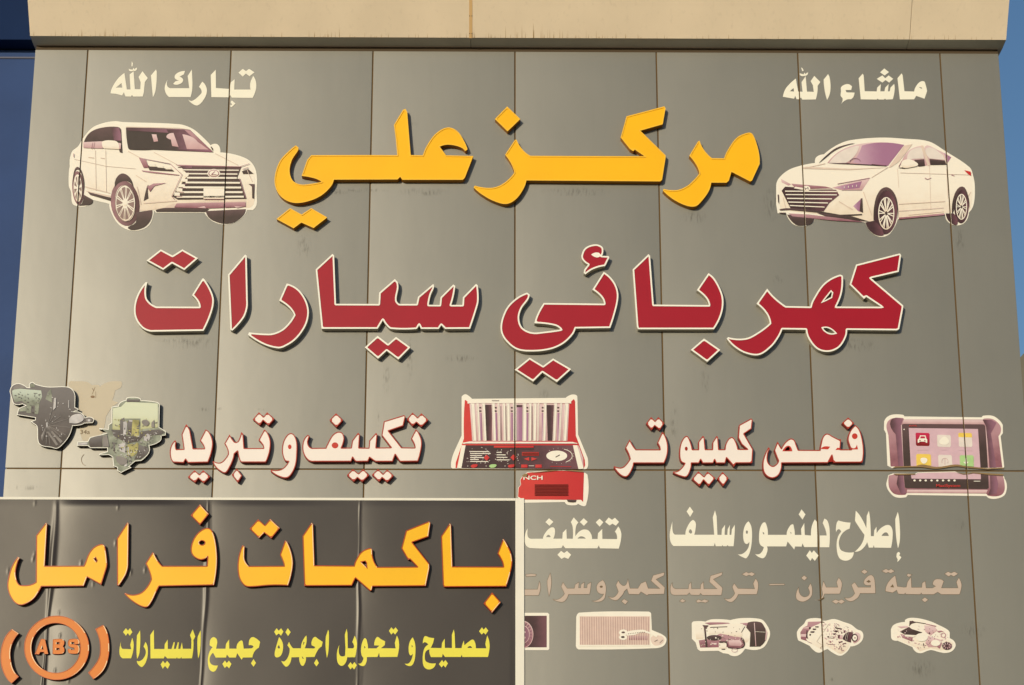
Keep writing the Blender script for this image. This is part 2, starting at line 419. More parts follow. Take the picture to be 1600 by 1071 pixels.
# ------------------------------------------------------------------ cornice: soffit and a fascia that leans out towards the street
PR = 0.17
a0, a1 = px(47, 57, PR), px(1572, 62, PR); zc = (a0.z+a1.z)/2
zs = ZT+0.042
cor = empty('cornice', (0, 0, zs), 'cream painted cornice leaning out above the grey sign wall', 'cornice')
LZ, LY = 0.62, 0.47
def prof(x0, x1):
    """one length of cornice: soffit edge, leaning front, top and back"""
    P = [(0.22, zs), (-0.02, zs), (-PR, zc), (-PR-LY, zc+LZ), (-PR-LY, zc+LZ+0.1), (0.22, zc+LZ+0.1)]
    return P
for k, (x0, x1) in enumerate([(a0.x, px(735.6, 60, PR).x-0.002), (px(735.6, 60, PR).x+0.002, px(1421.3, 62, PR).x-0.002), (px(1421.3, 62, PR).x+0.002, a1.x)]):
    P = prof(x0, x1)
    v = [(x0, y, z) for y, z in P]+[(x1, y, z) for y, z in P]
    N = len(P)
    f = [(i, (i+1) % N, N+(i+1) % N, N+i) for i in range(N) if i != 1]+[tuple(range(N))[::-1], tuple(range(N, 2*N))]
    mesh_obj('fascia_panel', v, f, M_cornice, cor)
    y0, z0 = P[1]; y1, z1 = P[2]
    mesh_obj('soffit_panel', [(x0, y0, z0), (x1, y0, z0), (x1, y1, z1), (x0, y1, z1)], [(0, 1, 2, 3)], M_soffit, cor)
# the joint strip between the first two lengths with its two rivets
s0 = px(735.6, 57, PR)
def on_fascia(u, v, lift=0.002):
    r = CR @ Vector(((u-PW/2)/FPX, (PH/2-v)/FPX, -1)); n = Vector((0, -LZ, -LY)).normalized()
    p0 = Vector((0, -PR, zc)); t = (p0-CO).dot(n)/r.dot(n); return CO+r*t+n*lift
mesh_obj('joint_strip', [on_fascia(733, -30), on_fascia(738, -30), on_fascia(738, 59.8), on_fascia(733, 59.8)], [(0, 3, 2, 1)], mat('strip_paint', alb(205, 165, 110, 1.3), 0.6), cor)
for v_ in (25, 52.5):
    for du in (-1.6, 1.8):
        q = [on_fascia(735.6+du-0.6, v_-0.7, 0.005), on_fascia(735.6+du+0.6, v_-0.7, 0.005), on_fascia(735.6+du+0.6, v_+0.7, 0.005), on_fascia(735.6+du-0.6, v_+0.7, 0.005)]
        mesh_obj('rivet', q, [(0, 3, 2, 1)], M_seal, cor)
# rain streaks along the lower edge of the fascia: fine dirt runs
vv = []; ff = []
rnd = random.Random(11)
for i in range(330):
    u = rnd.uniform(52, 1566); k = 0.35+1.0*math.exp(-((u-830)/95)**2)+0.5*math.exp(-((u-520)/60)**2)+0.4*math.exp(-((u-150)/110)**2)
    if rnd.random() > k: continue
    h = rnd.uniform(2, 9)*(0.6+k*(1.6 if rnd.random() < 0.35 else 0.8)); ww = rnd.uniform(0.12, 0.4); vb = 57.3+5*(u-47)/1525
    b = len(vv); vv += [on_fascia(u-ww, vb), on_fascia(u+ww, vb), on_fascia(u+0.03, vb-h), on_fascia(u-0.03, vb-h)]; ff.append((b, b+1, b+2, b+3))
st = mesh_obj('dirt_run', vv, ff, mat('dirt', alb(172, 142, 98, 1.35), 0.9), cor); st['kind'] = 'stuff'

# ------------------------------------------------------------------ neighbouring blue building on the left
Y0 = 0.28
zn = px(20, 62, -Y0+0.2).z; zn2 = px(20, 79, -Y0).z
nb = empty('blue_building', (XL-6, Y0, 0), 'dark blue clad building adjoining the left edge of the sign wall', 'building')
xe = XL+0.12
box('lower_cladding', XL-12, xe, Y0, Y0+8, 0.0, zn2, M_blue, nb)
box('soffit_shade_band', XL-12, xe, Y0+0.05, Y0+8, zn2, zn+0.001, M_black, nb)  # shade on the fascia's soffit, coloured in as a near-black band
box('fascia', XL-12, xe+0.01, Y0-0.2, Y0+8.2, zn, zn+1.6, M_navy, nb)
z1_ = px(20, 91, -Y0).z
box('trim_strip', XL-12, xe, Y0-0.012, Y0+0.001, z1_-0.008, z1_+0.008, M_bluetrim, nb)

# ------------------------------------------------------------------ far house on the right
hy = -13.0
q0, q1 = px(1590, 566, hy), px(1606, 545, hy)
q2 = px(1700, 545, hy)
hb = empty('brown_house', ((q1.x+q2.x)/2, 13, 0), 'brown rendered house with a hipped parapet just behind the right wall edge', 'building')
X0, X1, X2 = q0.x-0.02, q1.x, q2.x+6
v = [(X0, 13, 0), (X2, 13, 0), (X2, 13, q1.z), (X1, 13, q1.z), (X0, 13, q0.z), (X0, 22, 0), (X2, 22, 0), (X2, 22, q1.z), (X1, 22, q1.z), (X0, 22, q0.z)]
mesh_obj('wall', v, [(0, 1, 2, 3, 4), (9, 8, 7, 6, 5), (0, 5, 6, 1), (1, 6, 7, 2), (2, 7, 8, 3), (3, 8, 9, 4), (4, 9, 5, 0)], M_wallr, hb)
zz0, zz1 = px(1598, 650, hy).z, px(1598, 624, hy).z
for k in range(4):
    box('window', X0+0.35+k*2.6, X0+1.9+k*2.6, 12.97, 13.02, zz0-0.9, zz1, M_black, hb)

# ------------------------------------------------------------------ lower storey, ground, road (below the frame, they bounce the light up)
lw = empty('shop_front', (0, 0.05, 0), 'row of grey roller shutters in the shop front below the sign wall', 'shop front')
box('lintel', XL, XR, 0.03, 0.4, 3.0, ZB-0.003, M_wallr, lw)
nb_ = 3; wd = (XR-XL)/nb_
for k in range(nb_+1):
    xc = XL+k*wd; box('pier', max(XL, xc-0.2), min(XR, xc+0.2), 0.03, 0.4, 0.15, 3.0, M_wallr, lw)
sm = None
for k in range(nb_):
    x0, x1 = XL+k*wd+0.2, XL+(k+1)*wd-0.2
    for j in range(19):
        z = 0.15+j*0.15
        o = box('shutter_slat', x0, x1, 0.18, 0.21, z, z+0.14, M_shut, lw)
box('rear_block', XL+0.02, XR-0.02, 0.42, 6.0, 0.0, ZT+0.2, M_wallr, lw)
def struct(name, v, f, m):
    o = mesh_obj(name, v, f, m); o['kind'] = 'structure'; return o
struct('ground', [(-900, -900, 0), (900, -900, 0), (900, 900, 0), (-900, 900, 0)], [(0, 1, 2, 3)], M_sand)
pv, pf = box_v(-30, 30, -3.0, 0.0, 0.002, 0.14); struct('pavement', pv, pf, M_pave)
struct('road', [(-300, -13, 0.006), (300, -13, 0.006), (300, -3.1, 0.006), (-300, -3.1, 0.006)], [(0, 1, 2, 3)], M_asph)
rv = []; rf = []
for k in range(-12, 13):
    b = len(rv); rv += [(k*6, -8.1, 0.011), (k*6+3, -8.1, 0.011), (k*6+3, -7.95, 0.011), (k*6, -7.95, 0.011)]; rf.append((b, b+1, b+2, b+3))
struct('road_marking', rv, rf, M_white)

# ------------------------------------------------------------------ paint and plastic of the letters
Y_face = mat('yellow_acrylic', alb(255, 186, 38), 0.42, var=0.03)
Y_rim = mat('yellow_trim', alb(255, 192, 60), 0.38, var=0.02)
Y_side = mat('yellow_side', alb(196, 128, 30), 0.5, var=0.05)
R_face = mat('red_acrylic', alb(167, 35, 51), 0.42, var=0.04)
R_rim = mat('cream_trim', alb(250, 238, 208), 0.45, var=0.02)
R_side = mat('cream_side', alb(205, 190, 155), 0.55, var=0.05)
C_face = mat('cream_acrylic', alb(246, 228, 203), 0.45, var=0.02)
C_rim = mat('red_trim', alb(178, 66, 52), 0.45, var=0.04)
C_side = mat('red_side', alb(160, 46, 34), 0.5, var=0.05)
C_red = mat('red_inlay', alb(200, 66, 54), 0.5)
O_face = mat('orange_yellow_acrylic', alb(252, 186, 28), 0.38, var=0.03)
O_rim = mat('orange_trim', alb(186, 78, 28), 0.3, var=0.04)
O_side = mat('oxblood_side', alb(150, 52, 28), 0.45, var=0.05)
O_glint = mat('pale_painted_glint', alb(252, 228, 170), 0.3)  # pale tone of the highlight painted along the letter edges
A_face = mat('orange_acrylic', alb(222, 122, 42), 0.38, var=0.03)
A_rim = mat('orange_edge', alb(196, 88, 28), 0.3, var=0.03)
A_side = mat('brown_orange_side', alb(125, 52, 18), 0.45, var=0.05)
V_white = mat('white_vinyl', alb(246, 234, 200), 0.5, var=0.02)
V_fade = mat('faded_vinyl', alb(196, 172, 146, 1.05), 0.55, var=0.03)
V_fedge = mat('faded_vinyl_dark_edge', alb(132, 110, 82, 0.8), 0.7)
V_yel = mat('yellow_vinyl', alb(238, 220, 78), 0.45, var=0.03)
MY = (Y_side, Y_rim, Y_face); MR = (R_side, R_rim, R_face); MC = (C_side, C_rim, C_face); MO = (O_side, O_rim, O_face); MA = (A_side, A_rim, A_face)

G1 = 'yellow raised letters of the top line'
def yl(label, o, h=(), cat='sign letter'): return raised('sign_letter', label, G1, o, h, 0.068, 1.7, 0.006, MY, cat)
yl('yellow raised letters ain, lam and ya, left end of the top line', """@A 935,122 945,142 967,410 1042,412 1047,400 1075,340~ 1125,275~ 1195,238~ 1255,258~ 1298,318~ 1322,375 1308,385
 1285,365~ 1240,350~ 1190,346~ 1148,358 1188,412 1358,416 1305,552 1292,565 915,565 901,546 885,563 487,564 465,610~ 400,668~ 310,703~ 230,708~ 162,675~ 122,612~ 118,540~ 148,450~ 195,395~
 248,350 265,362 262,382~ 225,440~ 210,510~ 230,570~ 280,594~ 350,589~ 410,578 370,557~ 285,541 320,440 345,411 720,410 883,411 873,300 862,222 920,126""")
yl('yellow joined pair of diamond dots under the curved tail of the yellow ya', '@A 213,742 285,782 345,742 445,800 360,866 283,832 235,868 128,810', cat='sign dot')
yl('long yellow raised letters kaf and zay joined in the middle of the top line', """@B 1272,106 1280,118 1262,218 1122,258 1280,412 1280,428 1258,565 1245,575 410,569 392,620~ 345,685~ 285,716~ 205,697~ 130,655~ 80,612
 88,601 160,615~ 220,610~ 280,578~ 335,520 318,470~ 277,408 338,316 348,314 385,375~ 435,415 1148,418 1088,376 1078,386 1058,374 999,300 1036,168""")
yl('single yellow diamond dot above the zay of the top line', '@B 290,107 372,185 292,262 213,185', cat='sign dot')
yl('yellow raised letters mim and ra joined, at the right end of the top line', """@C 372,320 400,378~ 450,430 526,431 548,380~ 605,302~ 678,270~ 705,282~ 735,360~ 748,430 748,465 700,570 688,575 572,515 555,570 540,583 445,583
 430,635~ 385,698~ 345,731~ 285,725~ 205,685~ 143,632 148,622 230,629~ 292,605~ 337,566~ 372,525 352,472~ 308,415 362,326""")
G2 = 'red raised letters with cream trim, second line'
def rl(label, o, h=(), p=(), cat='sign letter'): return raised('sign_letter', label, G2, o, h, 0.068, 2.4, 0.005, MR, cat, patches=p)
rl('red bowl shaped letter ta with cream trim at the far left of the red line', """@D 110,285 122,285 112,340~ 122,395~ 178,437 445,438 434,405~ 400,366 465,262 473,262 515,328~ 536,395~ 522,475~ 472,589 145,594 90,572~ 47,512~ 38,440~ 60,360~""")
rl('red joined diamond dots with cream trim above the bowl of the ta', '@D 205,80 278,119 340,80 438,135 352,209 275,167 220,208 115,150', cat='sign dot')
rl('slender red upright alif with cream trim between the ta and the ra', '@D 732,112 742,120 748,400 744,455~ 722,510~ 652,588 640,582 625,238')
rl('red hook shaped letter ra with cream trim left of the tall alif', '@D 992,293 1062,327~ 1113,398~ 1130,475~ 1110,558~ 1048,643~ 975,690~ 935,698~ 850,675~ 750,614 756,598 850,606~ 910,603~ 975,570~ 1037,490 1008,445~ 945,400')
rl('red joined letters sin, ya and alif with toothed top, left of centre', """@E 158,108 168,118 180,420 446,421 450,350 548,265 566,285 570,320~ 558,395~ 577,421 683,421 693,376 788,296 792,318~ 772,365~ 760,426 828,427 833,379 912,300 925,312~ 900,427
 970,427 973,379 1055,296 1065,303 1071,400~ 1058,455~ 1018,576 862,577 838,553 822,577 712,577 700,553 685,577 525,577~ 500,560~ 473,522 440,576 90,576 53,205""")
rl('red joined diamond dots with cream trim under the toothed red letters', '@E 440,620 505,671 555,627 645,692 570,768 497,713 443,763 360,692', cat='sign dot')
rl('red joined letters with a long curled ya tail, centre of the red line', """@F 733,220 780,258~ 814,312~ 825,375~ 808,465~ 774,571 558,574 538,615~ 480,670~ 400,705~ 290,718~ 190,706~ 118,648~ 90,590~ 95,520~ 130,440~ 190,382~ 255,350 270,362
 262,392~ 220,450~ 205,510~ 225,568~ 285,598~ 370,593~ 464,580 425,556~ 300,542 318,485~ 358,415 735,419 718,378~ 662,332""")
rl('small red hamza with cream trim floating above the curled ya', '@F 620,236 608,228 612,205 635,175 602,148~ 594,118~ 618,70~ 680,48~ 722,62~ 731,90~ 722,120 765,122 768,132 742,184 700,192~ 655,210~', p=[('@F 655,112 680,100~ 705,102 718,118 690,130~', R_rim)], cat='sign mark')
rl('red joined diamond dots with cream trim under the curled ya tail', '@F 270,757 355,808 417,762 530,828 440,909 350,849 292,906 177,832', cat='sign dot')
rl('red joined letters ba and alif with cream trim, right of the hamza', '@F 1013,110 1023,120 1046,425 1390,428 1372,385~ 1315,335 1388,228 1432,270~ 1475,360~ 1481,430~ 1463,505~ 1422,579 947,579 940,560 914,205')
rl('single red diamond dot with cream trim under the ba', '@F 1360,637 1462,708 1380,783 1277,708', cat='sign dot')
rl('large red letters kaf, ha and ra with two loop holes, right end', """@G 1303,105 1312,115 1297,220 1125,260 1325,430 1325,445 1300,578 1285,586 975,583 966,632~ 925,693~ 860,720~ 790,705~ 735,642~ 716,582 570,580
 545,632~ 500,690~ 425,740~ 340,730~ 270,690~ 222,638 230,628 340,635~ 420,596~ 491,541 468,480~ 408,420 475,325 525,382~ 592,434 745,437 762,390~ 832,290~ 932,237 948,245 948,310~ 937,370~ 908,437 1187,438
 1094,376 1080,389 990,300 1030,175""", ['@G 874,345 880,352 874,378 828,402', '@G 825,572 860,574~ 898,602 865,603~ 838,588~'])
G3 = 'cream raised letters with red edges, third line'
def cl(label, o, h=(), p=(), cat='sign letter'): return raised('sign_letter', label, G3, o, h, 0.060, 1.45, 0.003, MC, cat, patches=p, soft=0.3)
cl('long cream joined letters ta to fa, just left of the red machine picture', """@H 140,530 160,545 148,570~ 140,610~ 155,650~ 182,667 325,665 340,630~ 390,540~ 445,500~ 495,508~ 518,560~ 508,620~ 490,665
 588,663 600,590 662,508 680,525 672,664 772,665 778,590 850,508 862,525 850,663 1002,661 905,535 930,390 1140,325 1155,340 1132,437 980,490 1115,661 1250,663 1240,620~ 1212,570 1262,472 1295,512~ 1325,600~ 1315,700~ 1285,806
 1100,809 1085,795 1048,737 1022,808 845,809 820,795 782,767 765,807 640,809 622,795 605,767 590,808 180,809 135,788~ 95,730~ 82,660~ 97,580~""", p=[([*ellipse('H', 422, 640, 34, 31)], C_red)])
cl('cream diamond dot with red edge above the round fa', '@H 433,305 505,378 437,451 365,378', cat='sign dot')
cl('cream double dot with red edge above the ta nearest the cleaning machine picture', '@H 1228,298 1280,350 1320,305 1392,375 1320,448 1268,402 1228,439 1168,368', cat='sign dot')
cl('cream double dot with red edge astride the joint, left of two pairs below the letters', '@H 608,885 665,932 715,885 777,950 705,1018 655,977 617,1016 545,950', cat='sign dot')
cl('cream double dot with red edge, right of two pairs below the letters', '@H 870,885 920,937 965,890 1032,955 965,1022 912,977 880,1016 805,945', cat='sign dot')
cl('cream lone waw with red edge between the two cream words on the left', """@I 1425,512 1462,532~ 1490,605~ 1492,720~ 1480,835~ 1440,930~ 1385,978~ 1300,962~ 1215,907 1222,893 1300,895~ 1352,870~ 1400,808 1362,795~ 1335,710~ 1345,610~ 1385,535~""", p=[([*ellipse('I', 1415, 655, 18, 24)], C_red)])
cl('cream joined letters ta, ba and ra with red edge, left of the lone waw', """@I 1150,475 1187,512~ 1215,595~ 1208,700~ 1172,808 1162,816 915,816 892,792~ 872,702 840,730 830,780~ 790,870~ 745,926~ 690,906~ 640,862~ 612,810 625,803 680,820~ 722,800~ 772,732
 765,680~ 735,622 790,525 830,590~ 852,606~ 880,590~ 910,500 932,520 942,668 1140,668 1130,632~ 1090,586""")
cl('cream double dot with red edge above the ta of the leftmost cream word', '@I 1095,295 1142,342 1180,295 1256,365 1195,433 1138,382 1105,431 1030,370', cat='sign dot')
cl('cream diamond dot with red edge under the ba of the leftmost cream word', '@I 865,880 920,955 875,1026 812,945', cat='sign dot')
cl('cream joined letters ya and dal with red edge, left end of the leftmost cream word', """@I 335,425 345,422 378,480 412,672 525,672 512,635~ 480,590 540,475 582,508~ 615,600~ 605,700~ 565,816 355,821 332,787 312,821 205,816 178,780~ 168,700~ 187,630~ 225,585 237,605 230,640~ 236,680
 312,677 290,525""")
cl('cream double dot with red edge under the ya, astride the left panel joint', '@I 425,897 475,942 515,897 587,965 520,1031 465,982 430,1026 355,970', cat='sign dot')
cl('cream joined letters ta and ra with red edge just right of the cleaning machine picture', """@J 630,300 662,342~ 688,430~ 685,530~ 650,626 335,626 328,665~ 290,740~ 250,769~ 190,745~ 125,665 130,655 190,672~ 232,658~ 293,580 278,530~ 245,465 292,377 320,430~ 357,482 605,483 598,450~ 578,415""")
cl('cream double dot with red edge above the ta right of the machine picture', '@J 515,145 555,187 590,145 652,210 605,281 553,237 520,279 462,212', cat='sign dot')
cl('cream joined letters kaf to waw, left of the letter sad', """@J 1555,160 1570,175 1560,268 1482,320 1566,465 1575,482 1566,624 1397,625 1378,662 1300,572 1285,626 1190,626 1175,592 1160,626 1050,626 1030,590 1012,626 935,626 928,685~ 885,766~ 820,760~ 743,727 745,712
 800,700~ 862,628 820,600~ 808,500~ 830,400~ 880,342~ 912,372~ 945,482 1005,482 1005,405 1050,342 1068,352 1080,481 1150,481 1152,410 1195,342 1210,352 1220,481 1280,481 1300,400~ 1348,355~ 1385,380~ 1420,478 1512,479 1455,430 1418,360 1428,230""",
   p=[([*ellipse('J', 880, 475, 15, 21)], C_side)])
cl('cream double dot with red edge under the waw beside a single dot', '@J 1005,710 1065,764 1100,712 1182,780 1115,863 1060,802 1020,863 938,790', cat='sign dot')
cl('cream single dot with red edge right of the double dot, under the ba', '@J 1258,716 1320,782 1265,863 1202,785', cat='sign dot')
cl('cream joined letters fa, ha and sad, left of the tablet picture', """@K 1172,230 1215,272~ 1247,370~ 1262,500~ 1248,618 945,619 930,547 890,623 410,625 405,690~ 370,757~ 305,781~ 240,747~ 212,680~ 218,580~ 270,460 287,475 263,540~ 268,615~ 312,655~ 355,632~ 372,598
 348,540~ 330,490 365,400 405,470 445,408~ 500,370~ 540,385~ 562,435~ 582,487 805,489 812,440~ 838,348~ 880,318~ 940,347~ 1000,378 1026,378 1018,482 1130,483 1108,430~ 1095,370~ 1120,290~""",
   p=[('@K 415,502 445,458~ 480,444~ 505,460~ 518,502', C_red), ('@K 440,495 460,465~ 480,455~ 492,480 488,492', C_side), ([*ellipse('K', 1168, 345, 29, 30)], C_red), ('@K 815,478 835,458~ 870,450~ 912,455 890,482', C_red), ('@K 968,488 985,466 1012,466 1012,488', C_red), ('@K 1125,455 1165,470~ 1190,430 1202,482 1125,484', C_red), ('@K 892,612 932,548 940,612', C_side)])
cl('cream single dot with red edge above the fa left of the tablet', '@K 1100,150 1163,210 1100,269 1035,208', cat='sign dot')

# ------------------------------------------------------------------ dark vinyl banner lower left, with its white border
bz1 = 0.5*(px(10, 777).z+px(815, 780).z); bz0 = px(400, 1100).z
bxr = px(819, 940).x; bxl = px(1, 800, 0.0).x-0.06
ban = empty('banner', ((bxl+bxr)/2, 0, bz0), 'dark brown vinyl banner with white border and orange lettering, lower left of the wall', 'banner')
# sheet laid over the panel joints: it bulges over them in soft folds
NX, NZ = 700, 90
def fold(x, z):
    y = 0.0
    J = [JX[0]-1.22]+JX[:4]
    for k in range(4):
        j0 = J[k]+0.006*math.sin(z*3.3+k*1.7)+0.003*math.sin(z*11+k); j1 = J[k+1]+0.006*math.sin(z*3.3+(k+1)*1.7)+0.003*math.sin(z*11+k+1)
        if j0 <= x < j1:
            t = (x-j0)/(j1-j0); wd = (0.05, 0.14, 0.12, 0.10)[k]*(1+0.25*math.sin(z*2.3+k)); A = (0.004, 0.015, 0.008, 0.006)[k]*(1+0.3*math.sin(z*5.1+k*2))
            y += A*(1-math.exp(-(x-j0)/wd))*(1-t**3)
    for k, (jx, amp, wd) in enumerate(((JX[0], 0.0065, 0.016), (JX[1], 0.0038, 0.011), (JX[2], 0.0028, 0.009))):
        s = jx+0.006*math.sin(z*3.3+(k)*1.7+1.7*(1))+0.003*math.sin(z*11+k+1)-0.022
        ww = wd*(1+0.5*math.sin(z*3.7+k*1.3)); t = (x-s)/max(0.004, ww)
        y += amp*(1+0.5*math.sin(z*6.1+k))*math.exp(-t*t)
    for (bx, bz_, r, a) in BUB:
        dx, dz = x-bx, z-bz_; q = (dx*dx+dz*dz)/(r*r)
        if q < 6: y += a*math.exp(-q)
    y += 0.0010*math.sin(x*7.3+math.sin(z*2)*0.8)*math.sin(z*2.9+1)
    return max(0.0, y)*min(1.0, max(0.0, (bz1-0.015-z)/0.05))*min(1.0, max(0.0, (xr_-x)/0.04))
xr_ = px(804.5, 900).x
BUB = []
for (u, v_) in ((13, 893), (54, 868), (52, 874), (127, 881), (146, 914), (227, 891), (181, 850), (205, 895), (108, 1063), (92, 960), (86, 1049), (94, 995), (122, 992), (158, 870), (160, 1000), (30, 1007), (185, 793), (55, 786)):
    q = px(u, v_); BUB.append((q.x, q.z, 0.009, 0.004))
BD = 0.010
vs = []; fs = []
xr = px(804.5, 900).x+0.01
for j in range(NZ+1):
    for i in range(NX+1):
        x = bxl+(xr-bxl)*i/NX; z = bz0+(bz1-0.012-bz0)*j/NZ
        vs.append((x, -BD-fold(x, z), z))
for j in range(NZ):
    for i in range(NX):
        a = j*(NX+1)+i; fs.append((a, a+1, a+NX+2, a+NX+1))
mesh_obj('vinyl_sheet', vs, fs, M_banner, ban, smooth=True)
box('white_border', px(805.3, 900).x, bxr, -BD-0.006, -0.001, bz0, bz1, M_border, ban)
box('white_border', bxl, px(805.3, 900).x-0.001, -BD-0.0065, -0.001, bz1-0.021, bz1-0.0005, M_border, ban)

G4 = 'orange raised letters on the dark banner'
DL = 0.062
def ol(label, o, h=(), m=MO, cat='sign letter', rw=1.4, d=DL, rec=0.003): return raised('sign_letter', label, G4, o, h, d, rw, rec, m, cat, back=BD-0.002, soft=0.3, glint=O_glint)
ol('orange joined letters mim and lam at the far left of the banner', """@L 478,245 490,258 465,695 870,694 885,660~ 920,572~ 975,502~ 1055,468~ 1090,490 1105,580~ 1114,682 1108,712 1052,892 906,812 870,905 430,910 410,950~ 345,1040~ 240,1100~ 170,1090~ 110,1020~ 78,930~ 80,850~
 118,710~ 185,600 206,612 185,650~ 163,740~ 165,810~ 195,885~ 245,897~ 315,890~ 372,862 375,380""", ['@L 978,622 992,610 1008,640 1000,650'])
ol('slender orange alif on the banner between mim and ra', '@L 1325,242 1338,255 1332,690 1322,745~ 1300,800~ 1235,900 1217,897 1215,410')
ol('orange joined letters fa and ra on the banner, with a round eye hole', """@M 1085,300~ 1138,328~ 1175,440~ 1192,600~ 1185,750~ 1160,895 590,907 560,965~ 515,1060~ 465,1122~ 400,1115~ 300,1055~ 228,985 237,975 330,995~ 425,955~ 505,832 488,760~ 448,670 520,555 535,560 570,632~ 622,695
 1085,695 1092,602 1050,628~ 1000,628~ 940,588~ 918,530~ 940,430~ 1000,345~""", [ellipse('M', 1035, 455, 28, 22)])
ol('orange single dot on the banner above the fa', '@M 1015,55 1106,155 1015,269 918,170', cat='sign dot')
ol('orange bowl shaped ta on the banner', '@N 125,480 150,492 145,560~ 150,635~ 192,697 557,695 545,650~ 515,580 568,430 592,450~ 632,550~ 650,660~ 635,780~ 600,900 420,897~ 200,913~ 145,898~ 95,830~ 75,720~ 85,600~ 108,520~')
ol('orange joined double dot on the banner above the bowl of the ta', '@N 288,210 358,272 415,207 514,300 425,409 352,352 298,406 200,310', cat='sign dot')
ol('orange joined letters kaf, mim and alif on the banner', """@N 845,245 860,262 875,690 1285,694 1302,640~ 1362,550~ 1450,510~ 1475,530 1485,620~ 1522,697 @O 60,530 442,528 372,455 355,463 290,350 335,180 555,92 570,105 550,238 395,293 558,500 560,540 525,713 20,717
 @N 1478,910 1468,950 1452,955 1300,822 1262,900 768,903 750,385""", ['@N 1362,655 1400,647 1412,662 1416,708'])
ol('orange joined letters ba and alif at the right end of the banner', '@O 757,110 768,125 782,526 1270,528 1255,470~ 1215,400 1270,258 1302,305~ 1345,400~ 1356,490~ 1335,600~ 1298,718 700,722 690,700 672,235')
ol('orange single dot at the right end of the banner, below the ba', '@O 1162,775 1246,870 1162,971 1080,880', cat='sign dot')
A_lab = 'orange anti lock brake warning symbol'
ol('orange ring around the letters ABS at the lower left of the banner', ellipse('P', 707, 580, 407, 402, n=64), [ellipse('P', 697, 582, 305, 311, n=56)], MA, 'symbol', 1.0)
ol('orange arc shaped bracket left of the ABS ring', '@P 150,345 235,400 165,500~ 130,620~ 135,740~ 170,860~ 235,940 145,1025 80,960~ 22,830~ 5,690~ 20,560~ 72,430~', (), MA, 'symbol', 1.0)
ol('orange arc shaped bracket right of the ABS ring', '@P 1285,295 1300,302 1345,400~ 1366,550~ 1355,700~ 1312,830~ 1245,915~ 1165,972 1100,890 1180,800~ 1240,690~ 1250,560~ 1232,450~ 1190,345', (), MA, 'symbol', 1.0)
ol('small orange capital A inside the ring', '@P 510,468 562,472 602,655 555,660 545,632 502,632 488,662 434,660', ['@P 518,598 538,598 531,558'], MA, rw=0.5, d=0.045)
ol('small orange capital B inside the ring', '@P 660,475 770,470~ 800,492~ 800,535~ 785,562 803,590~ 800,635~ 770,655~ 655,655', ['@P 708,510 740,510 740,534 708,534', '@P 704,584 740,584 740,606 704,606'], MA, rw=0.5, d=0.045)
ol('small orange capital S inside the ring', '@P 850,500~ 868,475~ 955,468~ 988,490~ 988,532 925,536 925,508 893,508 893,534 970,548~ 992,575~ 988,630~ 962,652~ 880,652~ 850,632~ 850,592 884,590 884,604 925,604 925,580 868,566~ 850,545~', (), MA, rw=0.5, d=0.045)

def drape(t):
    for o in t.children:
        bm = bmesh.new(); bm.from_mesh(o.data)
        for k in range(2):
            bmesh.ops.subdivide_edges(bm, edges=[e for e in bm.edges if e.calc_length() > 0.03], cuts=1, use_grid_fill=False)
            bmesh.ops.triangulate(bm, faces=[f for f in bm.faces if len(f.verts) > 3])
        for v in bm.verts:
            wp = v.co+t.location; v.co.y = -(BD+fold(wp.x, wp.z)+0.0028)-t.location.y
        bm.to_mesh(o.data); bm.free()
G5 = 'yellow flat words on the dark banner'
def yw(label, *L):
    t = word('vinyl_word', label, G5, L, V_yel, 0.013, False); drape(t); return t
yw('yellow flat Arabic word alsayarat, left end of the small line on the banner', '@Q 70,270 62,330~ 78,365 170,368 160,322 180,250 195,310~ 190,385~ 168,462 80,463 52,430~ 48,370~',
   '@Q 115,150 137,176 157,150 182,190 155,228 135,201 115,228 85,190', '@Q 262,172 258,390~ 232,468 225,390~ 230,225',
   '@Q 318,292 340,350~ 335,460~ 287,550~ 245,530~ 228,488 255,492~ 295,465~ 322,400~ 298,340',
   '@Q 405,165 408,365 515,365 518,315 548,268 550,365 588,365 612,292 622,296 613,363 634,363 655,292 664,296 658,363 680,363 696,295 705,362 793,362 795,260 780,220 808,160 835,235 815,270 815,360~ 800,460 695,462 690,448 680,462 650,462 645,448 638,462 545,462 518,437 508,462 370,463 368,220',
   '@Q 500,488 520,516 543,488 572,525 548,570 520,541 497,570 475,525', '@Q 890,168 886,370~ 865,462 856,330~ 860,235')
yw('yellow flat Arabic word jamee, just right of the banner fold', '@Q 1430,240~ 1470,255~ 1510,290 1498,350 1452,390~ 1430,452 1332,453 1318,476 1272,407 1258,453 1190,453 1165,422 1155,453 1048,453 1020,402 985,460~ 1000,520~ 1070,535 1045,590~ 1015,600~ 980,570~ 965,480~ 980,400~ 1015,345 985,325 988,280~ 1000,255~ 1025,240~ 1058,262~ 1060,320 1052,361 1150,361 1155,312 1187,265 1190,361 1265,361 1275,310~ 1312,275~ 1330,290 1340,361 1420,358 1440,335~ 1393,325 1400,268~',
   '@Q 1145,485 1165,512 1185,485 1212,520 1188,566 1165,542 1142,562 1117,520', '@Q 1442,470 1468,510 1442,549 1415,512')
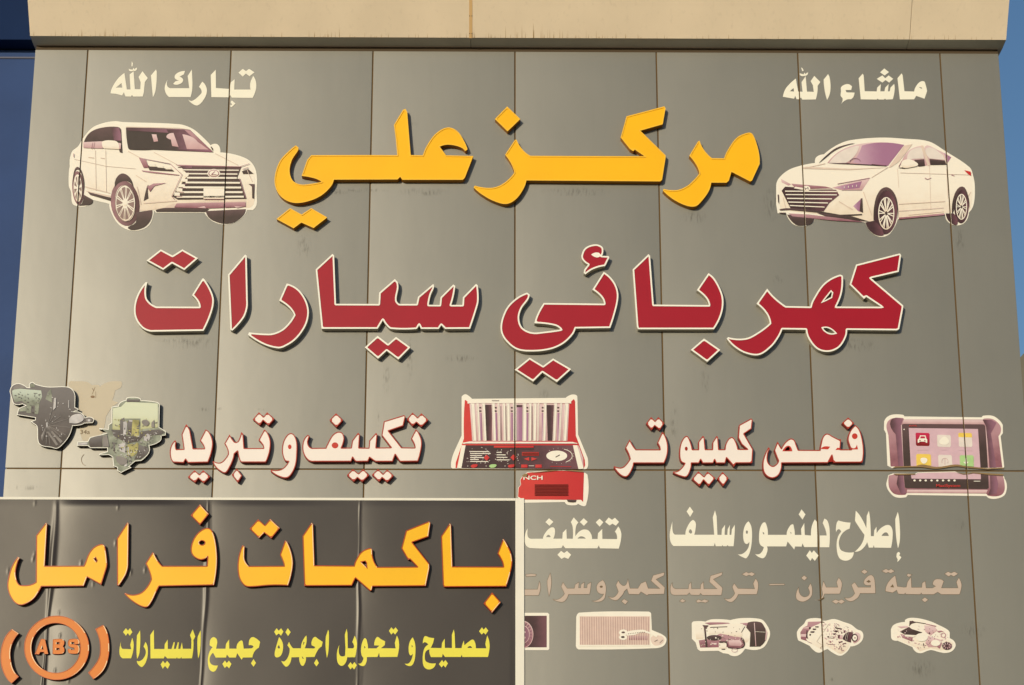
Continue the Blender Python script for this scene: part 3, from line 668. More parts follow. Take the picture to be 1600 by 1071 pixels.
yw('yellow flat Arabic word ajhiza, centre of the small line on the banner', ('@R 242,240 275,290~ 283,350~ 262,430~ 215,452~ 195,425~ 208,350~', '@R 240,322 252,352 238,362 224,345'),
   '@R 215,148 238,174 262,148 286,183 262,225 238,202 212,223 190,185', ('@R 345,290 365,330~ 387,357 470,357 482,290~ 525,222 527,290~ 508,357 608,359 618,343 580,325 582,280~ 612,238~ 650,260~ 695,290 685,338 650,368~ 610,447 521,449 515,500~ 487,540~ 458,505~ 452,449 370,451 355,512~ 320,549~ 290,530~ 265,487 300,492~ 340,435~ 352,360 328,325', '@R 496,288 507,296 490,328', '@R 478,438 502,466 485,464'),
   '@R 332,148 362,188 335,229 307,188', '@R 632,467 656,510 630,546 605,510', '@R 752,162 760,185 756,370~ 740,456 726,350~ 728,235')
yw('yellow flat Arabic word tahweel, right of centre in the small line on the banner', '@R 945,152 953,200 956,356 1010,356 1022,335~ 1003,290 1028,225 1050,285~ 1050,350~ 1032,448 950,449 930,512~ 890,539~ 852,505~ 842,430~ 850,370~ 870,320 864,400~ 885,438~ 928,432 932,350 925,215',
   '@R 985,500 1003,527 1025,498 1050,532 1022,576 1002,552 985,576 957,537', ('@R 1467,225 1487,275~ 1490,350~ 1472,446 1290,447 1283,402 1265,446 1155,447 1145,512~ 1115,541~ 1062,513 1095,510~ 1120,455 1098,420~ 1095,350~ 1112,280~ 1138,250~ 1160,300~ 1167,357 1255,357 1285,328 1232,325 1238,275~ 1265,238~ 1300,260~ 1345,283 1342,322 1302,355 1455,357 1446,300', '@R 1126,328 1142,348 1130,357'),
   '@R 1410,138 1432,162 1455,138 1480,172 1450,213 1430,192 1410,213 1385,175')
yw('yellow flat lone letter waw between two words of the small banner line', ('@S 298,243 322,300~ 328,395~ 312,500~ 275,541~ 215,516 258,512~ 288,470~ 300,410 275,430~ 257,380~ 265,300~', '@S 288,320 300,335 290,350'))
yw('yellow flat Arabic word tasleeh, right end of the small line on the banner', ('@S 1075,222 1095,280~ 1100,350~ 1082,446 817,446 810,422 800,446 635,446 612,412 605,448 490,448 473,400~ 475,368 440,385~ 425,430~ 440,495~ 540,512 515,560~ 460,576~ 415,545~ 403,460~ 420,360~ 462,318 425,292~ 405,310 410,262~ 428,230~ 470,243~ 523,250 512,300 487,352 600,354 605,300 632,255 634,352 708,353 707,215 727,160 735,200 742,354 808,354 815,320~ 832,275 838,325 880,290~ 925,265~ 948,295~ 957,356 1066,356 1055,310', '@S 868,352 895,332~ 920,352'),
   '@S 605,478 620,502 640,478 666,513 640,556 620,532 600,556 572,520', '@S 1020,138 1038,162 1060,138 1086,172 1058,213 1038,192 1018,213 990,178')

G6 = 'cream vinyl words stuck flat on the panels'
def ww(label, *L): return word('vinyl_word', label, G6, L, V_white, 0.0025, True)
ww('cream vinyl Arabic word tabarak, top left above the off roader picture', '@T 860,178 866,300 862,380~ 848,443 640,442 608,400~ 600,345~ 628,275 622,332~ 650,358 835,358 820,240',
   '@T 795,192 783,225 742,247 775,272~ 765,305~ 715,325~ 680,316 702,292 738,282 697,262~ 702,228~ 745,200~', '@T 960,295 992,332~ 1005,385~ 982,455~ 920,522~ 870,510~ 825,466 862,480~ 930,430~ 955,392~ 928,345',
   '@T 1450,240 1475,290~ 1478,360~ 1445,451 1245,449 1230,425 1215,446 1048,443 1042,230 1090,180 1092,356 1220,365 1235,300 1272,272 1268,371 1425,371 1420,330~ 1428,285',
   '@T 1350,172 1380,194 1410,172 1462,205 1415,243 1380,217 1350,246 1308,208', '@T 1243,475 1280,505 1242,541 1225,528 1250,515 1233,495')
ww('cream vinyl Arabic word Allah beside tabarak, top left', ('@T 78,408 95,350~ 150,265~ 212,212 235,370 270,370 262,225 300,195 312,367 364,368 368,300 348,250 385,195 436,260 408,300 398,400 388,438 295,438 285,422 275,438 222,437 207,397 190,427 130,412', '@T 130,353 184,308 191,352'),
   '@T 255,172 262,192~ 295,190 325,187~ 332,160 318,165 310,177 300,162 292,179 272,178', '@T 282,100 293,118 290,148 279,148', '@T 515,178 522,195 512,375~ 485,443 467,235')
ww('cream vinyl Arabic word mashaa, top right above the sedan picture', ('@U 1285,215 1295,235 1312,387 1405,390 1420,345~ 1460,298~ 1500,292~ 1515,322~ 1530,385 1505,459 1425,431 1405,465 1268,466 1245,262', '@U 1450,350 1475,348 1483,366'),
   '@U 910,218 920,235 930,387 1045,389 1050,352 1085,318 1080,388 1120,388 1127,352 1160,318 1153,388 1170,388 1178,352 1213,316 1218,372~ 1200,464 1135,467 1125,458 1115,467 1065,467 1055,458 1045,467 892,465 872,262',
   '@U 1118,168 1163,203 1122,236 1078,205', '@U 1100,235 1127,262 1160,235 1204,268 1165,304 1130,280 1100,304 1045,268', '@U 832,400 822,440~ 798,465 752,470~ 702,511 718,460~ 698,430~ 702,390~ 705,345~ 765,318~ 808,342 800,375 745,375 755,398')
ww('cream vinyl Arabic word Allah beside mashaa, top right', ('@U 143,440 168,365~ 215,310~ 268,265 290,390 332,392 322,300 362,242 375,391 440,393 432,330 410,290 445,240 503,298 477,335 475,395~ 460,466 330,468 318,447 302,464 275,464 262,432 250,459', '@U 210,387 246,356 250,390'),
   '@U 305,215 315,238~ 345,240 375,232~ 386,205 370,212 362,223 350,208 342,225 325,220', '@U 318,158 332,165 343,190 330,195', '@U 578,222 590,245 600,380~ 568,470 545,380~ 535,275')
ww('cream vinyl Arabic word tanzeef beside the banner border', ('@V 165,305 160,360~ 170,400~ 202,414 322,413 338,365~ 390,305~ 435,298~ 447,345~ 430,413 523,413 528,350 565,312 570,413 632,414 632,300~ 612,240 642,192 690,245 665,290~ 660,388 720,325~ 785,322~ 822,365~ 832,416 890,416 895,355 938,312 940,416 1092,417 1088,370~ 1070,340 1105,285 1135,350~ 1133,420~ 1110,516 915,513 902,482 888,513 555,512 530,480 515,509 190,509~ 145,480~ 132,420~ 142,350~', '@V 355,397 380,373~ 402,397', '@V 682,412 720,388~ 768,412'),
   '@V 385,200 430,238 390,279 348,240', '@V 745,200 787,238 748,279 705,240', '@V 910,205 950,242 912,288 870,243', '@V 1005,192 1040,217 1070,195 1113,238 1080,278 1045,257 1015,276 968,238', '@V 510,540 542,562 572,540 614,580 585,623 545,607 515,623 472,580')
ww('cream vinyl Arabic word with salaf, beneath the word computer', ('@W 138,232 137,300~ 145,350~ 162,371 272,371 288,300~ 345,220~ 378,245~ 378,310~ 365,372 572,372 558,190 580,118 597,180 606,373 648,373 652,315 685,268 680,373 708,373 712,315 735,270 732,373 750,373 756,315 785,268 785,345~ 773,491 720,491 712,480 700,491 665,491 660,480 650,491 588,491 578,455 570,489 150,489 120,450~ 110,380~ 118,310~', '@W 308,347 325,315~ 342,352 328,362'),
   '@W 318,80 355,130 322,186 285,130', ('@W 928,232 958,290~ 965,400~ 950,525~ 910,613~ 870,606~ 818,575 870,568~ 922,515~ 938,445 905,468~ 878,430~ 875,340~ 895,270~', ellipse('W', 912, 345, 11, 18, n=12)))
ww('cream vinyl Arabic word dinamo crossing the joint beneath the fa', ('@W 1092,242~ 1120,285~ 1130,373 1325,373 1338,315~ 1385,262~ 1402,300~ 1410,374 1478,374 1475,310 1508,250 1514,375 @X 155,326 162,245~ 190,182 208,205 212,325 212,429 95,429 80,397 70,429 @W 1478,495 1412,494 1405,526 1335,442 1320,493 1120,493 1125,540~ 1090,612~ 1040,606~ 998,572 1050,568~ 1088,500 1048,470~ 1038,400~ 1050,300~', '@W 1075,342 1092,352 1092,368 1080,366', '@W 1360,342 1375,350 1372,366'),
   '@W 1480,108 1521,160 1490,214 1450,160', '@X 145,458 163,482 180,458 223,505 190,553 165,527 150,553 113,505', '@X 275,175 305,200~ 322,285~ 318,431 234,431 234,326 295,326 285,275~ 260,215')
ww('cream vinyl Arabic word islah with a hamza below its alif', '@X 400,192 455,206~ 509,211 500,265 445,297~ 412,350~ 405,405~ 430,462~ 538,475 515,532~ 460,551~ 407,525~ 385,440~ 392,350~ 425,292 402,270~ 380,298 378,262~ 385,215~',
   ('@X 555,105 590,145~ 625,205~ 650,262 653,150 672,105 683,180~ 690,332 716,332 720,280 740,248 742,305 790,252~ 850,232~ 880,268~ 884,340~ 870,436 722,434 715,412 710,434 672,434 657,385 630,430~ 590,463~ 545,471 595,420~ 622,370~ 632,320 560,215~ 548,190', '@X 785,330 825,298~ 850,330'),
   '@X 930,115 943,180~ 950,350~ 932,441 915,330~ 908,180', '@X 935,472 950,485~ 942,502 962,520 945,545~ 925,563 930,540 917,515 922,485')
G7 = 'faded beige vinyl words in the lowest line'
def fw(label, *L): return word('vinyl_word', label, G7, L, V_fade, 0.0025, True, halo=(V_fedge, 0.55))
fw('faded beige Arabic word at the right end of the lowest line', ('@X 1475,705 1498,760~ 1495,800~ 1480,851 1320,851 1287,830 1250,851 1150,851 1140,836 1130,851 1002,849 1000,837 985,849 935,846 920,812 885,836 822,823 832,770~ 865,720~ 907,685 925,782 985,790 1008,787 1018,740 1047,700 1052,791 1145,791 1150,750 1174,735 1182,796 1240,796 1270,780 1243,762 1262,722~ 1310,718~ 1340,735 1318,796 1470,796 1455,742', '@X 862,787 885,760 897,790'),
   '@X 825,625 848,638 870,626 900,645 865,662 845,652 825,661 790,643', '@X 1020,668 1055,677 1030,696 1012,682', '@X 1380,650 1405,664 1435,650 1466,668 1430,691 1405,676 1385,691 1350,668', '@X 1172,880 1200,900 1172,921 1145,900')
fw('faded beige Arabic word interrupted by the panel joint, right part of the lowest line', ('@X 690,680~ 715,700~ 726,760~ 729,841 592,841 570,882~ 510,913~ 458,884 510,880~ 548,842 528,795~ 518,768 545,745 575,790 690,790 690,768 640,765~ 628,738~ 655,698~', '@X 648,738 672,722 690,740 670,748'),
   '@X 632,630 660,650 635,669 605,650', '@X 375,898 400,910 430,898 456,915 425,936 400,920 380,936 345,915', '@X 403,705 430,750~ 425,800~ 410,846 275,846 258,890 240,905 180,900 235,895~ 262,850 252,800 268,738 290,790 397,790 385,742',
   '@X 150,755 165,805~ 155,872~ 90,915~ 35,900~ 22,862~ 45,790 58,852~ 100,876~ 142,850~ 130,795', '@X 95,683 120,705 95,726 70,705')
fw('thin faded beige dash between two words of the lowest line', '@W 1148,885 1300,883 1304,892 1145,896')
fw('faded beige Arabic word left of the dash, starting at the panel joint', '@W 1003,830 1028,885~ 1012,990 820,991 790,1042~ 745,1071~ 680,1036 740,1036~ 788,980 762,915 780,880 818,932 995,936 978,880',
   '@W 905,760 930,773 960,762 995,780 965,801 935,788 905,801 863,783', '@W 655,765 650,790 560,835 652,920 656,935 645,998 450,999 430,977 415,999 330,996 315,972 290,996 160,998 125,980~ 118,920~ 135,875 143,918~ 175,936 305,936 310,890 330,868 335,936 430,936 435,892 458,865 462,936 605,936 523,860 535,800',
   '@W 240,1040 272,1060 245,1074 215,1062', '@W 410,1045 440,1060 470,1045 512,1060 480,1078 440,1068 400,1078 386,1060')
fw('faded beige long Arabic word ending at the banner border, lowest line', '@V 1584,765 1577,795 1495,835 1587,920 1580,986 1418,990 1405,1001 1340,962 1320,990 1215,988 1197,930 1165,960 1140,1005~ 1080,1052~ 1005,1016 1060,1022~ 1108,962 1083,895 1105,850 1150,902~ 1185,892~ 1205,835 1225,931 1310,931 1340,880 1390,858 1415,931 1540,933 1448,850 1470,795',
   ('@V 945,845 970,890~ 975,960~ 945,1052~ 835,1060 905,1045~ 957,985 905,978~ 880,930~ 895,880~', ellipse('V', 928, 912, 16, 12, n=10)), '@V 820,868 817,920~ 805,989 585,991 555,1052~ 510,1071~ 408,1034 480,1045~ 548,985 513,910 530,870 572,931 650,931 660,890 695,868 690,926 715,926 720,890 750,868 745,926 780,926 785,890',
   '@V 397,775 408,880~ 385,1006 372,930~ 367,850', '@V 285,860 295,925~ 275,1001 122,1001 122,941 267,941', '@V 145,785 200,779 250,785 245,800 150,806', '@px 975,936.5 981,940 977,944.5 971.5,940')

# ------------------------------------------------------------------ printed pictures (faded magenta prints on white vinyl)
def ink(name, r, g, b, rough=0.5, var=0.06, to=None, ax=2, lo=0.15, hi=1.1, vs=14):
    return mat(name, alb(r, g, b), rough, var=var, vscale=vs, grad=(alb(*to), ax, lo, hi) if to else None)
K_paper = ink('white_print_border', 247, 233, 202, var=0.02)
K_body = ink('cream_print', 234, 208, 172, var=0.04, to=(247, 231, 200), lo=0.0, hi=0.7)
K_shade = ink('warm_shade_print', 226, 199, 170)
K_pink = ink('pink_print', 205, 160, 150, to=(226, 192, 178))
K_mauve = ink('mauve_print', 148, 96, 98, var=0.16, to=(188, 142, 138))
K_tyre = ink('tyre_mauve_print', 158, 116, 112, var=0.2, to=(94, 66, 64), ax=0, lo=0.3, hi=1.2)
K_rimgap = ink('rim_gap_ink', 150, 122, 108, var=0.12)
K_plum = ink('plum_print', 96, 70, 70, var=0.12, to=(150, 104, 112), ax=0)
K_lilac = ink('lilac_print', 206, 164, 168, var=0.10, to=(168, 118, 136), ax=0, lo=0.1, hi=0.8)
K_dark = ink('dark_print', 80, 66, 60, var=0.12, to=(106, 82, 78), lo=0.5, hi=1.3)
K_dark2 = ink('dark_plum_print', 78, 58, 58, var=0.15, to=(122, 82, 84), ax=0, lo=0.5, hi=1.3)
K_red = ink('red_print', 212, 70, 62, to=(200, 56, 56), ax=0, lo=0.2, hi=1.2)
K_crim = ink('crimson_print', 128, 30, 40, var=0.1, to=(200, 52, 78))
K_yel = ink('yellow_print', 240, 200, 90)
K_green = ink('green_print', 176, 205, 130)
K_pale = ink('pale_print', 232, 214, 190)
K_grill = ink('dark_red_print', 130, 44, 36)
K_ws = ink('windscreen_tint', 74, 64, 58, var=0.1, to=(156, 104, 110), ax=0, lo=0.65, hi=1.2)
K_curl = ink('curled_back_print', 150, 120, 80)
def flatp(parent, part, m, d, L, clip=True):
    for s in L:
        o, *h = s if isinstance(s, (tuple, list)) and not isinstance(s[0], Vector) else (s,)
        o = curve(o, 5) if isinstance(o, str) else o; h = [curve(q) if isinstance(q, str) else q for q in h]
        sheet(part, [o], h, d, m, parent, clip)
def joinflat(parent, part, m, d, L, clip=True):
    """every printed patch large enough to pick out is a part of its own, the tiny marks of one ink are joined"""
    vv = []; ff = []; big = []
    for n_, o in enumerate(L):
        o = curve(o, 4) if isinstance(o, str) else o
        dd = d+0.00012*(n_ % 8)
        w_ = max(p.x for p in o)-min(p.x for p in o); h_ = max(p.y for p in o)-min(p.y for p in o)
        if max(w_, h_) >= 9.0 and min(w_, h_) > 2.2:
            big.append(sheet(part, [o], [], dd, m, parent, clip)); continue
        V, T = tri([o]); b = len(vv); q = [px(v.x, v.y, dd) for v in V]; vv += q
        for k in T:
            n = (q[k[1]]-q[k[0]]).cross(q[k[2]]-q[k[0]]); k = k if n.y < 0 else k[::-1]; ff.append(tuple(i+b for i in k))
    if vv:
        o = mesh_obj('fine_print', vv, ff, m, parent); o['kind'] = 'stuff'
        if clip: cut_joints(o)
def pic(name, label, backing, layers, d=0.0025, cat='picture', clip=True, group='printed pictures stuck on the wall'):
    Bs = [curve(b, 5) for b in backing]; c = centre([p for b in Bs for p in b], d)
    t = empty(name, (c.x, 0, c.z), label, cat, group)
    for b in Bs: sheet('white_backing', [b], [], d, K_paper, t, clip)
    for i, (part, m, L) in enumerate(layers):
        joinflat(t, part, m, d+0.0011*(i+1), L, clip)
    return t
def bar(k, x0, y0, x1, y1, w):
    ox, oy, s = VIEW[k]; a = Vector((ox+x0/s, oy+y0/s)); b = Vector((ox+x1/s, oy+y1/s)); n = (b-a).normalized(); n = Vector((-n.y, n.x))*(w/s/2)
    return [a+n, b+n, b-n, a-n]
def specks(outline, n, seed, smin=0.5, smax=2.2):
    P = curve(outline) if isinstance(outline, str) else outline; r = random.Random(seed); L = []
    x0, x1 = min(p.x for p in P), max(p.x for p in P); y0, y1 = min(p.y for p in P), max(p.y for p in P); tries = 0
    while len(L) < n and tries < n*30:
        tries += 1; c = Vector((r.uniform(x0, x1), r.uniform(y0, y1))); a = r.choice((0, 0.2, -0.3, 1.57, 0.8, 1.2)); w_, h_ = r.uniform(smin, smax), r.uniform(smin, smax)*0.5
        q = [c+Vector((math.cos(a)*sx*w_-math.sin(a)*sy*h_, math.sin(a)*sx*w_+math.cos(a)*sy*h_)) for sx, sy in ((-1, -1), (1, -0.8), (0.9, 1), (-1, 0.9))]
        if all(inside(p, P) for p in q): L.append(q)
    return L
def rect(k, x0, y0, x1, y1):
    ox, oy, s = VIEW[k]; return [Vector((ox+a/s, oy+b/s)) for a, b in ((x0, y0), (x1, y0), (x1, y1), (x0, y1))]
def spokes(k, cx, cy, rx, ry, n, w, r0=0.2, tw=0.0):
    L = []
    for i in range(n):
        for dl in ((-tw, tw) if tw else (0,)):
            a = 2*math.pi*(i+0.15)/n; b = a+dl
            L.append(bar(k, cx+rx*r0*math.cos(a), cy+ry*r0*math.sin(a), cx+rx*math.cos(b), cy+ry*math.sin(b), w))
    return L
def ringp(k, cx, cy, rx, ry, w, n=26):
    return [*[q for q in arcs(k, cx, cy, rx, ry, w, n, 0, 360)]]
def arcs(k, cx, cy, rx, ry, w, n, a0, a1):
    L = []
    for i in range(n):
        a = rad(a0+(a1-a0)*i/n); b = rad(a0+(a1-a0)*(i+1.1)/n)
        L.append(bar(k, cx+rx*math.cos(a), cy+ry*math.sin(a), cx+rx*math.cos(b), cy+ry*math.sin(b), w))
    return L
def wedges(k, cx, cy, rx, ry, n, r0, r1, hw, off=0.0):
    ox, oy, s = VIEW[k]; L = []
    for i in range(n):
        a = 2*math.pi*i/n+off+0.1
        L.append([Vector((ox+(cx+rx*r*math.cos(a+t))/s, oy+(cy+ry*r*math.sin(a+t))/s)) for r, t in ((r0, -hw*0.5), (r1, -hw), (r1*1.01, 0), (r1, hw), (r0, hw*0.5))])
    return L
# ---- large off roader
E = ellipse
pic('car_picture', 'print of a white off roader with a broad slatted grille, upper left of the wall',
 ['@suv 45,400 60,290~ 110,245~ 150,180~ 220,100~ 310,62~ 400,48~ 460,55~ 900,72~ 1000,105~ 1065,155~ 1145,236 1200,230~ 1222,292 1340,310~ 1440,350~ 1490,410~ 1508,490~ 1505,600~ 1505,700~ 1475,742 1430,742 1400,795~ 1330,842~ 1260,856~ 1180,840~ 1130,805~ 1098,764 720,764 700,742 698,785~ 668,858~ 606,897~ 515,902~ 422,850~ 364,750~ 354,694 226,664 215,690~ 160,716~ 100,712~ 65,690~ 55,600~ 38,555~ 38,450~'],
 [('body_print', K_body, ['@suv 70,400 80,300~ 120,255~ 160,190~ 230,112~ 320,78~ 400,68~ 455,85~ 480,95 480,250 500,275 880,285 1170,298 1340,325~ 1430,360~ 1480,430~ 1490,560~ 1480,700~ 1420,725 1100,725 780,735 600,750 560,740 520,560 450,455 400,500 385,600 180,590 150,470 110,405 75,450']),
  ('shade_print', K_shade, ['@suv 165,590 365,630 365,645 200,612', '@suv 785,720~ 880,690~ 1420,668 1425,690 1100,700 800,732', '@suv 350,205~ 440,215 440,265 400,268', '@suv 480,90 900,100 985,112 900,104 490,97', '@suv 570,700 600,740~ 700,735 790,715 640,750 575,745']),
  ('tyre_print', K_tyre, [E('suv', 478, 690, 112, 178, -8), E('suv', 110, 570, 46, 132, -3)]),
  ('dark_print', K_dark, ['@suv 155,212 205,135~ 300,98~ 420,93~ 447,115 458,298 436,292 430,270 305,262 302,205', '@suv 484,98 900,108~ 985,116 1168,292 880,280 700,272 520,272~ 500,255~', bar('suv', 520, 262, 700, 255, 5), bar('suv', 1040, 190, 1150, 275, 5), '@suv 398,565 405,500~ 450,457~ 505,478~ 540,545 545,570 500,520~ 440,525~',
     '@suv 560,760 690,742 672,830~ 605,886~ 500,886~ 560,840~', '@suv 68,560 78,440~ 108,405~ 145,455~ 160,560 155,600 140,480~ 105,425~ 80,480~', '@suv 150,620 225,662 212,695~ 130,708~ 100,705 140,690~', '@suv 1108,750 1420,735 1400,785~ 1330,838~ 1255,850~ 1180,832~ 1130,800~', '@suv 715,742 800,725~ 1135,735 1105,758 722,757', '@suv 185,600 370,648 365,672 205,625',
     '@suv 905,395 1385,408 1352,495 1370,500 1422,656 890,662 845,636 945,500 965,465', '@suv 650,392 850,428 862,442 668,432', '@suv 1390,440 1440,422 1482,460 1400,462', '@suv 1440,538 1490,540 1486,655 1470,650 1468,560', '@suv 622,672 648,560~ 660,545 655,600~ 660,650', '@suv 1150,245 1165,262 1165,285 1145,250']),
  ('windscreen_tint', K_ws, ['@suv 488,100 900,110~ 984,118 1164,290 880,279 700,271 522,270~ 503,256~']),
  ('body_lines', K_shade, [bar('suv', 245, 275, 250, 590, 3), bar('suv', 325, 275, 330, 600, 3), bar('suv', 80, 345, 330, 400, 3), bar('suv', 330, 400, 560, 420, 3), bar('suv', 500, 282, 590, 332, 5), bar('suv', 700, 290, 880, 385, 4), bar('suv', 1180, 300, 1360, 392, 4), bar('suv', 560, 470, 640, 520, 5), bar('suv', 1430, 430, 1470, 520, 4), bar('suv', 620, 690, 880, 670, 8), bar('suv', 570, 560, 600, 700, 8), bar('suv', 165, 560, 360, 610, 7), bar('suv', 190, 330, 235, 335, 6), bar('suv', 285, 335, 318, 340, 6)]),
  ('windscreen_print', K_plum, ['@suv 487,99 900,108 985,118 1010,150 500,122', '@suv 800,112 985,118 1160,286 1060,278 900,270 840,190', '@suv 370,100 430,98 445,150 448,200 390,200', '@suv 888,405 1000,402 1000,412 890,410']),
  ('mauve_print', K_mauve, ['@suv 940,115 985,120 1152,280 1120,270 1010,180', '@suv 585,335 640,350 662,412 622,412', '@suv 605,432 660,438 905,468 890,472 680,452 612,440', '@suv 880,690 1418,680 1420,715 1330,722 1100,730 860,722', '@suv 650,560 700,535 800,530 705,555 672,600', '@suv 870,388 1385,402 1385,408 905,399']),
  ('seat_print', K_pink, ['@suv 150,212 302,205 302,262 152,256', '@suv 685,150 722,152 735,205 702,210', '@suv 800,165~ 855,140 895,250 845,242 835,192', '@suv 925,150 1000,172~ 1045,210 1130,270 960,266', '@suv 415,215 446,222 442,266 418,268', '@suv 1098,712 1110,730 1040,722', '@suv 1330,712 1400,718 1350,726']),
  ('chrome_print', K_body, ['@suv 303,205~ 390,200~ 420,215~ 430,268 312,262 298,240~', E('suv', 478, 690, 78, 142, -6), E('suv', 108, 572, 33, 108, -2), bar('suv', 925, 428, 1365, 432, 9), bar('suv', 950, 458, 1355, 462, 10), bar('suv', 960, 490, 1350, 492, 14),
     bar('suv', 950, 527, 1375, 530, 14), bar('suv', 930, 565, 1385, 567, 15), bar('suv', 905, 603, 1395, 603, 15), bar('suv', 880, 640, 1405, 638, 14), rect('suv', 900, 540, 945, 565), rect('suv', 915, 500, 965, 522), rect('suv', 880, 572, 925, 600), rect('suv', 862, 605, 905, 632), '@suv 660,378 708,380 720,405 668,402', '@suv 722,388 770,395 780,415 732,410', '@suv 785,400 830,405 842,426 795,424', rect('suv', 1090, 572, 1252, 658), E('suv', 1170, 456, 50, 34),
     '@suv 925,452 975,452 975,470 955,490 938,478']),
  ('rim_gap_print', K_rimgap, [*wedges('suv', 478, 690, 72, 132, 10, 0.30, 0.96, 0.21), *wedges('suv', 478, 690, 72, 132, 10, 0.45, 0.93, 0.035, 0.314), *wedges('suv', 108, 572, 30, 100, 9, 0.3, 0.95, 0.2), *arcs('suv', 478, 690, 78, 142, 4, 30, 0, 360)]),
  ('line_print', K_mauve, [E('suv', 1170, 456, 42, 28), *[bar('suv', 905-i*19+30, 540+i*32, 950-i*14+15, 540+i*32, 4) for i in range(4)],
     bar('suv', 920, 466, 842, 636, 4), bar('suv', 842, 636, 862, 658, 4), bar('suv', 1372, 495, 1420, 650, 5), bar('suv', 590, 335, 830, 382, 4), bar('suv', 830, 382, 922, 466, 4), bar('suv', 1092, 658, 1252, 658, 4), bar('suv', 225, 215, 215, 265, 4), bar('suv', 240, 213, 230, 265, 3), bar('suv', 75, 300, 75, 330, 5), bar('suv', 1380, 402, 1448, 380, 4), bar('suv', 1395, 425, 1440, 408, 4)]),
  ('emblem_print', K_body, [E('suv', 1170, 456, 35, 22), E('suv', 478, 690, 16, 22)]),
  ('emblem_mark', K_mauve, [bar('suv', 1180, 440, 1152, 466, 7), bar('suv', 1152, 467, 1192, 467, 6)])])
